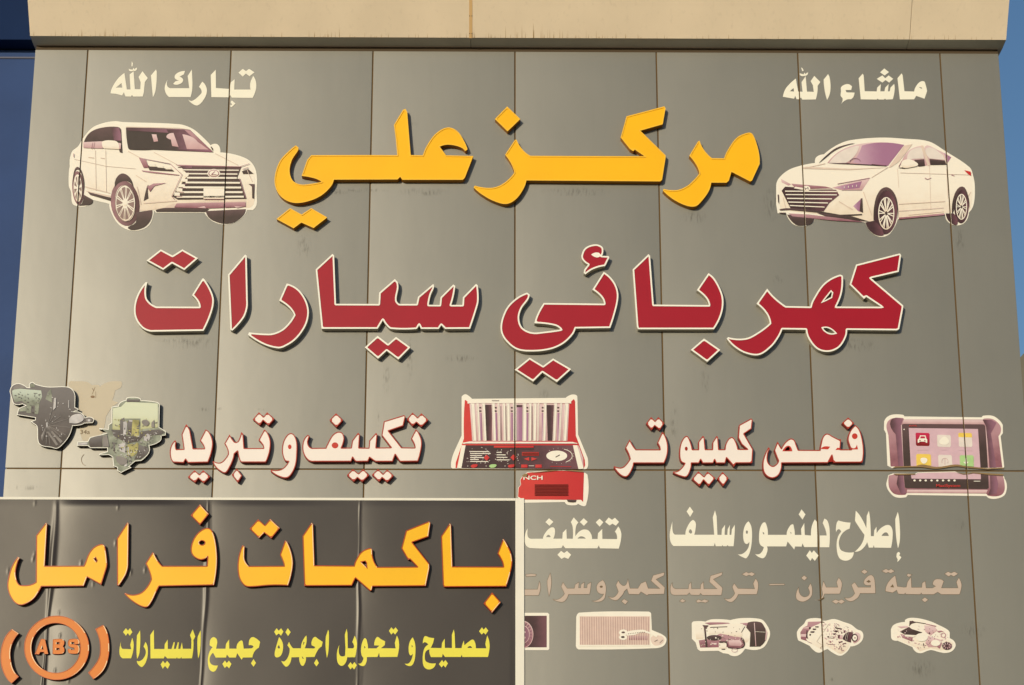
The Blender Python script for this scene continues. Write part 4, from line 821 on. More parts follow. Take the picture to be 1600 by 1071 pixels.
# ---- sedan
pic('car_picture', 'print of a white sedan seen from its front left, upper right of the wall',
 ['@sed 60,420 80,370~ 150,310~ 240,278~ 345,258 355,215~ 410,195 500,130~ 600,92~ 820,72~ 1000,80~ 1180,100~ 1300,170~ 1480,290~ 1505,350~ 1518,430~ 1510,560~ 1475,622 1445,695~ 1380,716~ 1320,690~ 1300,636 952,672 920,745~ 880,788~ 820,800~ 755,765~ 714,696 344,672 320,705~ 270,722~ 200,715~ 160,682~ 134,632 70,626 60,560'],
 [('body_print', K_body, ['@sed 75,420 95,375~ 160,320~ 245,290~ 370,268 440,250 600,130 700,108~ 1000,100~ 1180,115~ 1290,180~ 1470,300~ 1500,430~ 1490,580~ 1475,600 1425,435 1370,480 1350,620 1300,626 960,662 950,600 880,437 800,470 770,690 720,690 530,655 90,600']),
  ('glass_print', K_pink, ['@sed 435,258 520,175~ 640,125~ 830,106~ 1000,125 880,280 640,265', '@sed 985,240 1020,178~ 1080,142~ 1140,135 1172,276 1100,285 1060,250', '@sed 1150,138~ 1250,165~ 1345,216 1310,270 1190,272', '@sed 470,440 700,375 752,368 692,456 530,456', '@sed 95,375 170,415 150,425 100,400']),
  ('windscreen_print', K_lilac, ['@sed 620,255 660,200~ 690,130 830,108~ 1000,126 880,280 700,268', '@sed 490,438 690,392 672,442 560,453', '@sed 1290,182 1345,217 1312,266', '@sed 625,575 690,515 695,622 660,610']),
  ('pale_glass_print', K_pale, ['@sed 448,256 530,178~ 640,135~ 670,135 640,200~ 600,240~ 560,262', '@sed 1035,180~ 1080,150~ 1132,145 1145,225 1070,228~ 1020,235', '@sed 1162,150~ 1250,175 1285,200 1295,235 1185,225']),
  ('shade_print', K_shade, ['@sed 1120,130 1140,130 1192,278 1172,280', '@sed 1286,195 1296,200 1312,268 1300,268', '@sed 245,290 280,285 600,300 900,290 600,310 260,300', '@sed 1000,130 1060,120 960,250 900,290 885,290']),
  ('body_lines', K_shade, [bar('sed', 1185, 280, 1195, 600, 3), bar('sed', 1310, 300, 1320, 520, 3), bar('sed', 950, 300, 960, 440, 3), bar('sed', 420, 262, 250, 300, 5), bar('sed', 880, 290, 760, 365, 4), bar('sed', 970, 330, 1480, 345, 3), bar('sed', 960, 560, 1300, 540, 5), bar('sed', 700, 470, 760, 640, 6), bar('sed', 520, 540, 620, 600, 6), bar('sed', 110, 510, 130, 590, 5), bar('sed', 1030, 640, 1290, 615, 4), bar('sed', 1430, 560, 1490, 470, 4)]),
  ('tyre_print', K_dark2, [E('sed', 862, 622, 86, 160, 3), E('sed', 1420, 572, 53, 128, 2), '@sed 715,694 778,682 850,780~ 800,788~ 745,752~', '@sed 1304,628 1362,628 1390,706~ 1330,688~', '@sed 100,462 125,432 500,455 522,492 448,552 408,612 165,592']),
  ('dark_print', K_dark, ['@sed 775,690 785,540~ 825,455~ 880,437~ 935,495~ 955,600~ 950,670 935,540~ 875,460~ 820,500~ 795,600~', '@sed 1350,636 1368,490~ 1425,430~ 1468,495~ 1476,590 1450,490~ 1420,455~ 1385,510~ 1365,600~', '@sed 140,636 340,664 318,702~ 268,716~ 200,708~', '@sed 370,262 440,205 520,150~ 640,114 600,117~ 500,148~ 425,205~',
     '@sed 1072,236 1146,230 1152,278 1105,284', '@sed 1184,228 1298,240 1310,270 1192,272', '@sed 950,293 1060,286 1095,284 1000,300', '@sed 680,520 692,516 697,622 672,610', '@sed 82,598 160,590~ 380,612 530,638 690,632 690,640 530,650 370,622 160,602 90,606', '@sed 80,622 130,622 135,634 90,630', '@sed 70,490 80,490 82,560 74,545', '@sed 360,625 620,650 750,690 690,682 480,668', '@sed 435,260 560,258 640,264 720,268 870,276 870,282 640,270']),
  ('mauve_print', K_mauve, ['@sed 150,628 300,636 520,662 720,692 500,682 180,650', '@sed 170,410 420,430 478,446 250,447 200,442', bar('sed', 510, 412, 745, 368, 4), bar('sed', 540, 457, 690, 457, 3), bar('sed', 985, 240, 960, 285, 5), '@sed 960,660 1295,628 1295,640 960,672', bar('sed', 960, 612, 1290, 588, 2), bar('sed', 1150, 368, 1170, 378, 5), bar('sed', 1170, 378, 1198, 368, 4), bar('sed', 1345, 345, 1368, 352, 5), bar('sed', 960, 660, 1290, 628, 2)]),
  ('steering_wheel', K_plum, [*arcs('sed', 640, 250, 38, 26, 4, 12, 180, 350), bar('sed', 760, 268, 860, 276, 5), bar('sed', 520, 262, 600, 258, 4)]),
  ('tail_lamp_print', K_red, ['@sed 1440,310 1488,322 1490,352 1470,340']),
  ('chrome_print', K_body, [bar('sed', 125, 465, 505, 468, 8), bar('sed', 130, 490, 505, 492, 7), bar('sed', 140, 518, 470, 522, 8), bar('sed', 150, 545, 440, 552, 8), bar('sed', 160, 570, 415, 582, 7), '@sed 200,432 250,440 290,450 470,446 460,452 250,455 190,444', E('sed', 283, 445, 27, 19), '@sed 982,250~ 1035,230~ 1095,258~ 1100,275~ 1060,288~ 990,292~', *arcs('sed', 868, 628, 56, 116, 7, 30, 0, 360), *arcs('sed', 1420, 580, 38, 92, 6, 26, 0, 360),
     *spokes('sed', 868, 628, 54, 112, 10, 7, 0.15, 0.1), *spokes('sed', 1420, 580, 37, 90, 10, 5, 0.15, 0.1), *[bar('sed', 560+i*30, 430-i*4, 560+i*30, 444-i*4, 4) for i in range(4)]]),
  ('emblem_print', K_dark, [bar('sed', 270, 437, 276, 456, 5), bar('sed', 292, 434, 296, 452, 5), bar('sed', 274, 448, 294, 441, 4), E('sed', 868, 628, 9, 14), E('sed', 1420, 580, 6, 10)])])
# ---- injector cleaning bench
tubes = [(200, 232), (250, 270), (298, 325), (385, 412), (436, 452), (480, 503), (514, 542), (572, 602), (658, 690), (712, 735), (752, 780), (790, 804), (842, 868), (935, 960), (988, 1004), (1030, 1060)]
ml = []
for i in range(6): ml.append(bar('mac', 195, 540+i*17.5, 195+[165, 180, 105, 120, 75, 160][i], 541+i*17.5, 7))
for i in range(4): ml.append(bar('mac', 428, 547+i*22, 428+[45, 80, 95, 112][i], 548+i*22, 7))
pic('machine_picture', 'print of a red bench machine with white tubes and gauge, torn at the joint',
 ['@mac 120,58 150,36~ 180,48~ 212,76 1035,68 1085,40~ 1128,42~ 1140,62 1146,390 1230,595 1234,660~ 1222,692 1195,700 40,690 28,682 30,620~ 60,530 120,398', '@mac 830,712 1000,700 1196,722 1228,742 1216,1012~ 1145,1000 1130,1012~ 1055,1010~ 1028,985 660,992 614,942 618,860 640,832 633,792 662,745 700,722'],
 [('red_body_print', K_red, ['@mac 148,88~ 168,98 1085,98 1108,78 1120,98 1126,400 1205,615 1208,660 1196,690 66,686 68,640 140,425', '@mac 702,728 820,716 1000,707 1198,724 1190,985 1172,966 662,964 617,938 622,860 643,832 637,792 668,745']),
  ('rack_print', K_pink, ['@mac 190,118 1068,122 1052,446 212,446', '@mac 130,464 190,450 1100,455 1140,472', '@mac 1146,490 1150,485 1192,600 1194,680 1180,690']),
  ('panel_print', K_dark2, ['@mac 152,485 1102,485 1168,696 118,686', '@mac 322,128 390,128 384,444 340,444', '@mac 598,130 662,130 655,444 606,444', '@mac 868,130 935,130 925,444 878,444']),
  ('plum_print', K_lilac, ['@mac 602,150 655,150 655,444 608,444', '@mac 552,200 572,200 572,440 556,440', '@mac 688,200 710,200 706,440 690,440', '@mac 412,200 432,200 436,440 420,440', '@mac 280,200 296,200 302,440 288,440', '@mac 824,200 842,200 838,440 826,440', '@mac 962,200 985,200 975,440 960,440']),
  ('tube_print', K_paper, [rect('mac', 172, 98, 1085, 118), *[[px_ for px_ in [Vector((700+(a+(640-a)*0.0)/5.6375, 610+118/5.6375)), Vector((700+b/5.6375, 610+118/5.6375)), Vector((700+(b+(632-b)*0.045)/5.6375, 610+446/5.6375)), Vector((700+(a+(632-a)*0.045)/5.6375, 610+446/5.6375))]] for a, b in tubes],
     '@mac 130,462 185,455 1100,458 1140,466 1138,472 130,472', '@mac 120,485 155,485 118,686 80,686', '@mac 1100,485 1140,485 1195,690 1150,698', *ml, E('mac', 958, 578, 92, 46), *arcs('mac', 985, 578, 110, 62, 5, 16, -70, 60)]),
  ('dark_marks', K_dark, [*[rect('mac', x, y, x+17, y+13) for x in (276, 411, 553, 690, 825, 962) for y in (147, 177)], bar('mac', 948, 590, 985, 570, 8), rect('mac', 185, 515, 315, 524), rect('mac', 410, 512, 540, 520), rect('mac', 640, 512, 755, 520), '@mac 1045,962 1132,966 1125,985 1090,988~ 1055,982', bar('mac', 465, 140, 468, 440, 4), bar('mac', 510, 140, 512, 440, 4), bar('mac', 740, 140, 742, 440, 4), bar('mac', 385, 92, 450, 92, 4)]),
  ('pale_marks', K_pale, [*specks('@mac 170,500 400,500 380,650 150,650', 34, 1, 0.4, 1.3), *specks('@mac 410,520 640,520 640,650 410,650', 30, 2, 0.4, 1.1), *[bar('mac', 985+118*math.cos(a), 578+66*math.sin(a), 985+126*math.cos(a), 578+71*math.sin(a), 3) for a in [-2.4+.35*q for q in range(14)]], bar('mac', 170, 668, 178, 668, 6), bar('mac', 332, 668, 340, 668, 6), bar('mac', 498, 668, 506, 668, 6), bar('mac', 712, 666, 758, 666, 5)]),
  ('tube_lines', K_pink, [bar('mac', a+5, 125, (a+5)+(632-a)*0.045, 440, 2.5) for a, b_ in tubes]+[bar('mac', 180, 114, 1080, 114, 3), bar('mac', 150, 468, 1130, 470, 3)]),
  ('red_marks', K_red, [rect('mac', 405, 490, 755, 506), '@mac 340,567 366,595 340,622 314,595', '@mac 576,566 602,592 576,620 550,592', '@mac 668,605 715,590 715,622', '@mac 735,590 785,605 735,622', '@mac 200,668~ 235,652~ 262,660~ 228,684~', '@mac 528,668~ 560,654~ 590,660~ 558,682~', rect('mac', 645, 655, 700, 682), rect('mac', 770, 655, 825, 682), '@mac 652,545 800,545 800,576 652,576', bar('mac', 900, 670, 1085, 674, 5)]),
  ('green_mark', K_green, ['@mac 362,668~ 398,652~ 428,662~ 392,684~']),
  ('grille_print', K_grill, [*[bar('mac', 762, 832+i*13, 1058, 832+i*13, 7) for i in range(8)], rect('mac', 655, 549, 796, 572)]),
  ('curl_print', K_curl, ['@mac 700,722 770,722 1000,694 1190,712 1195,722 1000,704 770,726', '@mac 650,755 680,735~ 702,738 685,762~'])])
# ---- diagnostic tablet, torn along the joint
tb = [('mauve_case', K_mauve, ['@tab 112,215~ 150,175~ 200,163~ 285,163 300,178 1150,180 1165,170 1250,172~ 1310,208~ 1348,262~ 1342,332 1322,362 1365,700 1180,706 950,684 850,674~ 650,702~ 500,678~ 430,688~ 200,690 150,690 126,350 108,285', '@tab 130,790 190,775 420,778 445,762 850,752 950,775~ 1050,762 1370,792 1385,850~ 1390,940~ 1360,995~ 1290,1015~ 1205,1005 1190,985 325,978 305,998~ 200,992~ 150,950~ 128,890~']),
 ('pink_case', K_pink, ['@tab 292,180 1150,186 1172,232 280,225', '@tab 330,942 1205,945 1192,980 325,975', '@tab 255,240 272,240 292,690 280,690', '@tab 1182,240 1195,300 1222,704 1208,704']),
 ('black_bezel', K_dark, ['@tab 272,236 290,227 1160,232 1178,248 1208,704 1130,702 950,683 850,673~ 650,702~ 500,678~ 430,688~ 292,690', '@tab 292,782 420,778 440,764 850,754 950,775 1050,764 1212,784 1217,925 1195,936 318,926 305,915']),
 ('grip', K_plum, ['@tab 150,190~ 285,172 262,240 288,690 235,690 205,340', '@tab 1152,182 1245,182 1300,215 1240,330 1300,702 1232,704 1185,250', '@tab 230,785 285,785 300,930 320,985 260,985 215,880', '@tab 1230,790 1300,795 1320,880 1300,990 1210,998 1235,930']),
 ('screen', ink('screen_print', 216, 176, 172), ['@tab 347,272 1100,282 1127,702 950,683 850,673~ 650,702~ 500,678~ 430,688~ 370,690', '@tab 370,775 420,778 445,764 850,754 950,775 1050,762 1130,772 1131,829 378,822']),
 ('red_icon', K_crim, ['@tab 430,323 562,326 574,338 574,458 564,468 438,466 426,455 421,332']),
 ('pale_icon', K_pale, ['@tab 665,345 790,348 804,360 805,468 792,480 672,476 658,465 655,355', '@tab 890,370 1034,374 1040,465 1028,480 905,476 892,465', '@tab 680,562 805,566 816,578 822,680 760,690 672,694 666,575', '@tab 980,350~']),
 ('yellow_icon', K_yel, ['@tab 895,324 1025,328 1034,340 1035,374 888,370 885,335', '@tab 440,553 575,556 587,568 592,680 500,678 432,686 428,565']),
 ('green_icon', K_green, ['@tab 910,568 1040,568 1052,580 1054,692 950,682 905,678 900,580']),
 ('icon_print', K_paper, ['@tab 470,352 528,352 540,388 548,396 548,432 532,432 530,420 462,420 460,432 445,432 445,396 458,386', '@tab 680,430~ 700,385~ 735,365~ 770,385~ 785,430~ 735,455~', '@tab 475,610~ 520,595~ 550,620~ 510,660~', '@tab 960,600 980,600 980,640 1000,640 970,668 938,640 960,640', *[E('tab', x, 842, 13, 11, n=10) for x in (410, 472, 532, 595, 658, 720, 783, 845)], bar('tab', 1055, 850, 1125, 850, 7), E('tab', 297, 287, 7, 7, n=8)]),
 ('icon_mark', K_crim, [E('tab', 470, 408, 7, 7, n=8), E('tab', 523, 408, 7, 7, n=8), '@tab 478,362 520,362 527,384 470,384']),
 ('thin_print', K_pink, [bar('tab', 440, 508, 560, 508, 3), bar('tab', 700, 508, 760, 508, 3), bar('tab', 890, 512, 1040, 516, 3), *arcs('tab', 740, 635, 34, 36, 4, 12, 150, 390), bar('tab', 740, 600, 740, 670, 4)]),
 ('torn_edge', K_curl, ['@tab 160,712 200,690 430,684 500,668~ 650,695~ 850,668~ 950,684 1200,710 1380,702 1382,712 1200,722 960,702 850,690~ 650,716~ 500,700~ 430,698 210,702', '@tab 180,768 420,768 418,778 260,782 200,782', '@tab 850,752 940,768 1000,764 1040,752 1380,775 1375,790 1210,780 1045,762 1000,772 940,776'])]
tb[6][2].pop()
pt = pic('tablet_picture', 'print of a mauve diagnostic tablet torn through the middle, right side of the wall',
 ['@tab 80,200 115,150~ 180,125~ 290,130 300,146 1140,156 1160,138~ 1260,140~ 1330,185~ 1370,240 1370,330 1346,360 1385,690 1375,715 1200,712 960,692 850,680~ 650,708~ 500,690~ 430,692 200,694 170,710 115,680 100,330 78,290', '@tab 125,785 180,765 420,768 440,755 850,744 950,770~ 1050,755 1380,785 1388,820 1412,880~ 1410,950~ 1380,1010~ 1290,1042~ 1212,1032 1190,1012 335,1000 310,1026~ 200,1022~ 135,965~ 105,900~ 110,850'], tb)
# ---- lettering printed on the pictures
def text(body, parent, u, v_, h, m, d, wide=1.0, bold=0.0):
    c = bpy.data.curves.new('lettering', 'FONT'); c.body = body; c.size = 1.0; c.offset = bold
    tmp = bpy.data.objects.new('lettering_tmp', c); COL.objects.link(tmp); bpy.context.view_layer.update()
    me = bpy.data.meshes.new_from_object(tmp.evaluated_get(bpy.context.evaluated_depsgraph_get())); bpy.data.objects.remove(tmp)
    sc = h*0.00545/0.73; p = px(u, v_, d); off = parent.location
    for v in me.vertices: v.co = Vector((p.x+v.co.x*sc*wide, -d, p.z+v.co.y*sc))-off
    me.materials.clear(); me.materials.append(m)
    o = bpy.data.objects.new('lettering', me); COL.objects.link(o); o.parent = parent; return o
mp = [o for o in bpy.data.objects if o.name.startswith('machine_picture')][0]
text('NCH', mp, 700+660/5.6375, 610+788/5.6375, 6.6, K_paper, 0.012, 1.55, 0.02)
text('AUTEL', pt, 1370+350/6.957, 630+254/6.957, 2.4, K_red, 0.016, 1.3, 0.01)
text('MaxiSystem', pt, 1370+643/6.957, 630+912/6.957, 4.6, K_red, 0.014, 1.25, 0.01)
# ---- row of spare part prints
fins = [bar('con', 662+i*16.7, 148, 660+i*16.7, 416, 7) for i in range(40)]
pic('part_picture', 'print of a pale condenser with fine upright fins and a hose, lowest row',
 ['@con 618,150 650,108~ 1310,98~ 1338,115 1345,275 1400,298 1472,338~ 1486,370~ 1460,425~ 1385,450~ 640,462 622,450 614,430'],
 [('core_print', ink('condenser_pink', 232, 204, 176), [rect('con', 650, 142, 1328, 418), '@con 1340,340~ 1430,330~ 1465,365~ 1440,410~ 1380,425~ 1345,400~']),
  ('fin_print', ink('fin_mauve', 190, 148, 132), fins), ('fin_tone', K_mauve, [bar('con', 1130+i*16.7, 330, 1130+i*16.7, 372, 9) for i in range(11)]),
  ('hose_print', K_paper, [E('con', 1070, 300, 42, 30), E('con', 1068, 345, 40, 26), '@con 1105,290 1250,272~ 1310,290~ 1400,330 1390,345 1300,305~ 1250,300~ 1180,322 1105,330', bar('con', 640, 430, 1330, 424, 8)]),
  ('hose_dark', K_dark, [E('con', 1070, 298, 17, 9), E('con', 1066, 343, 18, 10), *[E('con', 1120+i*17, 312-min(i, 7)*2.2, 5, 4, n=8) for i in range(10)], bar('con', 1370, 385, 1400, 370, 4), bar('con', 1420, 400, 1450, 370, 3)])])
pic('part_picture', 'print of a round fan on a dark square, half hidden behind the banner border',
 ['@con 100,110 345,110 358,125 358,458 348,468 100,468'],
 [('dark_square', K_dark2, [rect('con', 100, 138, 334, 442)]), ('wheel_print', K_mauve, [E('con', 105, 318, 98, 128)]), ('wheel_dark', K_plum, [E('con', 105, 318, 62, 84), *[bar('con', 105+66*math.cos(a*.3), 318+88*math.sin(a*.3), 105+88*math.cos(a*.3), 318+116*math.sin(a*.3), 12) for a in range(-5, 6)]]),
  ('wheel_rim', K_pink, [*arcs('con', 105, 318, 97, 128, 7, 34, -90, 90), *arcs('con', 105, 318, 62, 84, 6, 24, -90, 90), E('con', 122, 296, 9, 10), E('con', 122, 348, 9, 10)])])
pic('part_picture', 'print of a mauve cylindrical starter motor with a dark end, lowest row',
 ['@sta 128,210 150,192~ 260,194 330,172~ 500,180 620,160~ 790,170~ 835,205~ 880,290~ 870,360~ 810,448~ 680,463 640,455 590,512~ 530,526~ 480,505 430,498 385,475 210,478 185,460 165,395 130,360'],
 [('mauve_print', K_mauve, ['@sta 195,375 290,360 400,310 620,350 640,380 625,440 560,455 480,440 210,445', '@sta 250,208 330,200~ 480,205 500,215 300,226', '@sta 590,210 680,205 720,260 640,230']), ('cream_print', K_body, ['@sta 150,212 240,222 240,358 172,365', '@sta 290,230 480,215 620,215 615,340 540,340 400,305 290,320', '@sta 625,290~ 660,260~ 690,300~ 690,350~ 650,395~ 625,360~', rect('sta', 388, 395, 462, 455)]),
  ('dark_print', K_dark, ['@sta 670,202 790,200~ 830,250~ 850,300~ 838,375~ 785,435 685,436 692,300 650,250', E('sta', 345, 350, 72, 27), '@sta 230,228 290,230 282,245 262,262 280,440 262,440 245,250', bar('sta', 305, 250, 470, 244, 8), '@sta 390,392 400,382 460,384 470,400 480,440 600,448 632,420 600,350 618,350 642,410~ 620,448 560,462 478,450 458,400 395,400', bar('sta', 415, 460, 450, 460, 9), bar('sta', 605, 300, 640, 240, 6)]),
  ('fine_dark', K_dark, specks('@sta 200,230 600,230 620,430 480,440 210,440', 40, 5, 0.4, 1.3)), ('fine_light', K_body, specks('@sta 200,370 400,320 620,350 620,430 210,435', 30, 6, 0.4, 1.2)), ('soft_print', K_pink, ['@sta 480,375 590,370 610,400 600,430 490,425', bar('sta', 320, 405, 370, 408, 14), bar('sta', 730, 205, 745, 430, 7), '@sta 838,262 856,300 842,375 832,372 842,300', bar('sta', 590, 380, 605, 420, 10), *arcs('sta', 540, 470, 28, 18, 4, 14, 0, 360)]), ('highlight', K_paper, [E('sta', 360, 352, 9, 5, n=8), E('sta', 352, 410, 8, 6, n=8), bar('sta', 735, 290, 838, 296, 3)])])
pic('part_picture', 'print of a pale alternator with a dark pulley, split by the panel joint',
 ['@alt 175,430 215,365~ 300,285~ 350,210~ 480,183~ 600,195 625,232 700,228~ 800,203~ 870,205~ 1000,250~ 1140,300~ 1250,385~ 1330,420~ 1360,490~ 1340,580~ 1270,650~ 1200,680~ 1130,690 1090,760~ 1030,820~ 960,856~ 880,840~ 720,735 640,770 570,802~ 500,780~ 400,680 250,605~ 195,575~'],
 [('body_print', K_body, ['@alt 600,250 760,225~ 900,235~ 1140,330~ 1230,420 1100,560 1100,700~ 1020,790~ 940,820~ 800,740~ 690,680 600,740 450,650 350,560 380,400 450,300']),
  ('mauve_print', K_mauve, ['@alt 370,250 640,243 560,290 440,340 400,390 350,470 340,570 370,600 245,560 235,440 290,350 360,320']), ('pink_print', K_pink, ['@alt 245,470 340,470 335,520 240,515', '@alt 285,350 400,345 390,370 275,375', '@alt 900,490 990,485 985,560 920,560', '@alt 1210,450~ 1290,460~ 1305,540~ 1250,610~ 1180,625~']),
  ('dark_print', K_dark2, ['@alt 590,250 640,245 672,266 600,262', '@alt 500,330 565,332 560,352 500,350', '@alt 455,370 520,372 510,395 455,395', '@alt 415,420 490,418 480,445 415,445', '@alt 395,468 425,468 420,498 395,495', '@alt 345,400 365,400 360,500 375,560 335,530', E('alt', 403, 362, 18, 20), '@alt 840,335 880,350 980,370 975,390 870,370', '@alt 825,395 930,410 880,440 830,425', '@alt 820,455 870,455 860,485 822,482', '@alt 715,505 850,515 840,548 780,545 720,530',
     '@alt 1060,445~ 1130,432 1180,440 1140,560 1140,620 1060,600~ 990,560 1010,500~', E('alt', 1205, 535, 60, 72), '@alt 915,610 985,590 990,610 930,635', '@alt 990,635 1050,625 1055,645 990,650', '@alt 905,485 945,480 935,545 900,545', E('alt', 1025, 425, 16, 24), E('alt', 975, 448, 12, 16)]),
  ('highlight', K_paper, [E('alt', 1207, 535, 40, 50), '@alt 745,512 825,520 820,538 750,530', bar('alt', 1060, 450, 1030, 590, 4), bar('alt', 1090, 445, 1060, 600, 3)]),
  ('fine_pink', K_pink, specks('@alt 620,260 800,240 1140,340 1100,430 990,480 1000,600 1090,700 960,830 800,730 640,650', 60, 8, 0.5, 1.8)), ('fine_dark', K_dark2, specks('@alt 860,260 1140,330 1100,430 900,470 900,600 1090,680 960,800 880,700 850,400', 40, 9, 0.35, 0.9)),
  ('fine_print', K_mauve, [E('alt', 1210, 537, 14, 14, n=10), bar('alt', 870, 690, 890, 715, 9), bar('alt', 960, 680, 910, 740, 7), bar('alt', 970, 700, 975, 775, 8), bar('alt', 1000, 690, 1020, 680, 6), E('alt', 850, 285, 9, 10, n=8), bar('alt', 895, 300, 930, 312, 7), E('alt', 775, 605, 12, 14, n=8), E('alt', 1155, 418, 9, 14, n=8), E('alt', 1090, 390, 7, 9, n=8), bar('alt', 720, 650, 855, 655, 6), bar('alt', 360, 600, 440, 635, 7)]),
  ('slit', K_curl, [bar('alt', 745, 285, 525, 600, 4), bar('alt', 525, 600, 640, 680, 3), *arcs('alt', 625, 715, 30, 22, 6, 10, 120, 300)])])
pic('part_picture', 'print of a pale starter motor with a gear tip, rightmost of the lowest row',
 ['@gen 320,275 345,228~ 400,205~ 456,198 460,175~ 510,158~ 600,165~ 700,192~ 790,232~ 865,272~ 886,300 886,355 930,385~ 942,430~ 905,480~ 840,496~ 780,486~ 710,468~ 670,476~ 610,498~ 560,485~ 528,440 385,378 340,372~ 322,345'],
 [('body_print', K_body, ['@gen 350,280 400,225~ 480,240 500,200 600,180~ 700,210~ 800,250~ 865,300 860,360 920,400 900,460 800,470 700,450 600,480 550,440 400,370 340,340']), ('pink_print', K_pink, ['@gen 640,230 740,240 770,280 700,330 650,290', '@gen 680,330 800,370 770,440 680,440 650,400', '@gen 380,240 480,235 490,250 420,260']),
  ('dark_print', K_dark, ['@gen 405,290 495,245 520,265 622,298 580,325 450,318', bar('gen', 500, 190, 655, 215, 8), '@gen 500,192 530,185 560,205 520,215 495,240', bar('gen', 635, 402, 630, 430, 7), bar('gen', 685, 300, 695, 312, 16)]), ('mauve_print', K_mauve, ['@gen 410,312 450,322 530,345 525,386 430,350', bar('gen', 655, 217, 755, 240, 9), '@gen 760,285 800,280 830,290 780,300', *arcs('gen', 825, 325, 22, 22, 8, 12, 0, 360), bar('gen', 640, 430, 660, 420, 5), E('gen', 388, 342, 8, 8, n=8), '@gen 765,440 800,395~ 815,400 790,455']),
  ('fine_dark', K_dark2, specks('@gen 640,220 860,290 860,360 700,420 600,470 560,430 640,330', 26, 12, 0.35, 1.0)), ('fine_pink', K_pink, specks('@gen 350,240 600,200 860,300 900,450 600,480 400,360', 50, 13, 0.5, 1.8)), ('gear_print', K_dark2, [E('gen', 860, 428, 48, 38)]), ('gear_teeth', K_pink, [bar('gen', 860+20*math.cos(a*.7), 428+14*math.sin(a*.7), 860+44*math.cos(a*.7), 428+35*math.sin(a*.7), 6) for a in range(9)]), ('highlight', K_paper, [E('gen', 615, 345, 60, 40), E('gen', 750, 400, 45, 30), '@gen 450,325 560,330 540,342 460,338'])])

# ------------------------------------------------------------------ two cut-out picture boards that stand off the wall at the left
BRD_rim = mat('board_rim', alb(252, 242, 214), 0.4); BRD_side = mat('board_side', alb(70, 55, 40), 0.7)
def board(label, outline, layers, d=0.055):
    O = curve(outline); c = centre(O, d); t = empty('picture_board', (c.x, 0, c.z), label, 'picture board', 'cut out picture boards')
    v, f = walls([(O, True)], 0.012, d); mesh_obj('side_wall', v, f, BRD_side, t)
    sheet('white_edge', [O], [], d, BRD_rim, t)
    I = inset(O, 0.95)
    sheet('print', [I], [], d+0.0008, layers[0][1], t)
    for i, (part, m, L) in enumerate(layers[1:]): joinflat(t, part, m, d+0.0008+0.0011*(i+1), L, False)
    return t
D_base = ink('dark_metal_print', 84, 74, 68, var=0.35, to=(122, 114, 106), lo=0.1, hi=1.2, vs=9); D_gr = ink('pale_green_print', 140, 142, 118, var=0.2, to=(196, 200, 172), lo=0.1, hi=1.0); D_gr2 = ink('grey_green_print', 146, 146, 122, var=0.4)
D_grey = ink('grey_print', 140, 130, 118, var=0.15); D_lt = ink('light_metal_print', 196, 186, 172, var=0.25); D_yg = ink('yellow_green_print', 180, 172, 112, var=0.08, to=(218, 216, 176), lo=0.0, hi=0.8); D_br = ink('brass_print', 176, 164, 100, var=0.4)
board('dark printed picture board of a brake pump at the far left edge of the wall',
 '@cut 90,190 108,140~ 150,116~ 200,120~ 248,150 272,152 272,118~ 300,102~ 332,122~ 440,145~ 600,143~ 655,158~ 688,200~ 695,260 693,335 727,350 722,362 680,376 750,386~ 785,432 840,425~ 868,448~ 855,480 780,484 745,500~ 672,506 640,600~ 590,668~ 530,716~ 470,706~ 382,690~ 350,650~ 342,520~ 322,495 283,468 326,450 326,432 155,405 172,345 235,318 205,305 130,305~ 105,245~',
 [('base', D_base), ('green', D_gr, ['@cut 112,185 150,165~ 250,170 380,180 390,240 370,280 200,275 140,290 118,240']), ('green2', D_gr2, ['@cut 200,275 370,280 365,300 230,300', '@cut 245,290 365,300 352,400 320,395 322,320 300,320 290,325 285,390 245,385', '@cut 470,165 440,200 420,260 480,290 480,230', '@cut 175,350 240,330 245,370 180,375', '@cut 280,115 320,120 320,150 280,150']),
  ('grey', D_grey, ['@cut 430,560 520,690 540,680 450,560', '@cut 125,150~ 170,128~ 220,135~ 240,155 130,170', '@cut 470,560 560,670 580,650 480,555', '@cut 430,500 400,600 385,640 380,600', '@cut 795,440 850,440 845,470 795,470']),
  ('streaks', D_grey, [bar('cut', 440+10*math.cos(a), 500+10*math.sin(a), 440+r_*math.cos(a), 500+r_*math.sin(a), 4) for a, r_ in ((0.5, 190), (0.7, 170), (0.9, 190), (1.1, 200), (1.25, 150), (1.45, 190), (1.65, 180), (1.9, 150), (-0.3, 200), (-0.6, 150), (-1.0, 120), (-1.3, 180), (0.1, 210))]),
  ('fine_light', D_lt, specks('@cut 340,160 660,170 680,400 640,560 520,690 400,660 350,500', 26, 21, 0.4, 1.6)), ('fine_dark', D_base, specks('@cut 115,185 380,190 350,395 250,390 230,290 120,240', 34, 22, 0.5, 1.6)),
  ('light', D_lt, ['@cut 500,250 520,248 515,340 490,365', '@cut 640,440 680,405~ 750,400~ 775,440~ 740,475~ 680,485 640,480', '@cut 425,480 440,470 442,510 430,525', '@cut 632,270 640,270 640,340 632,340', '@cut 812,445 835,445 835,468 812,468'])])
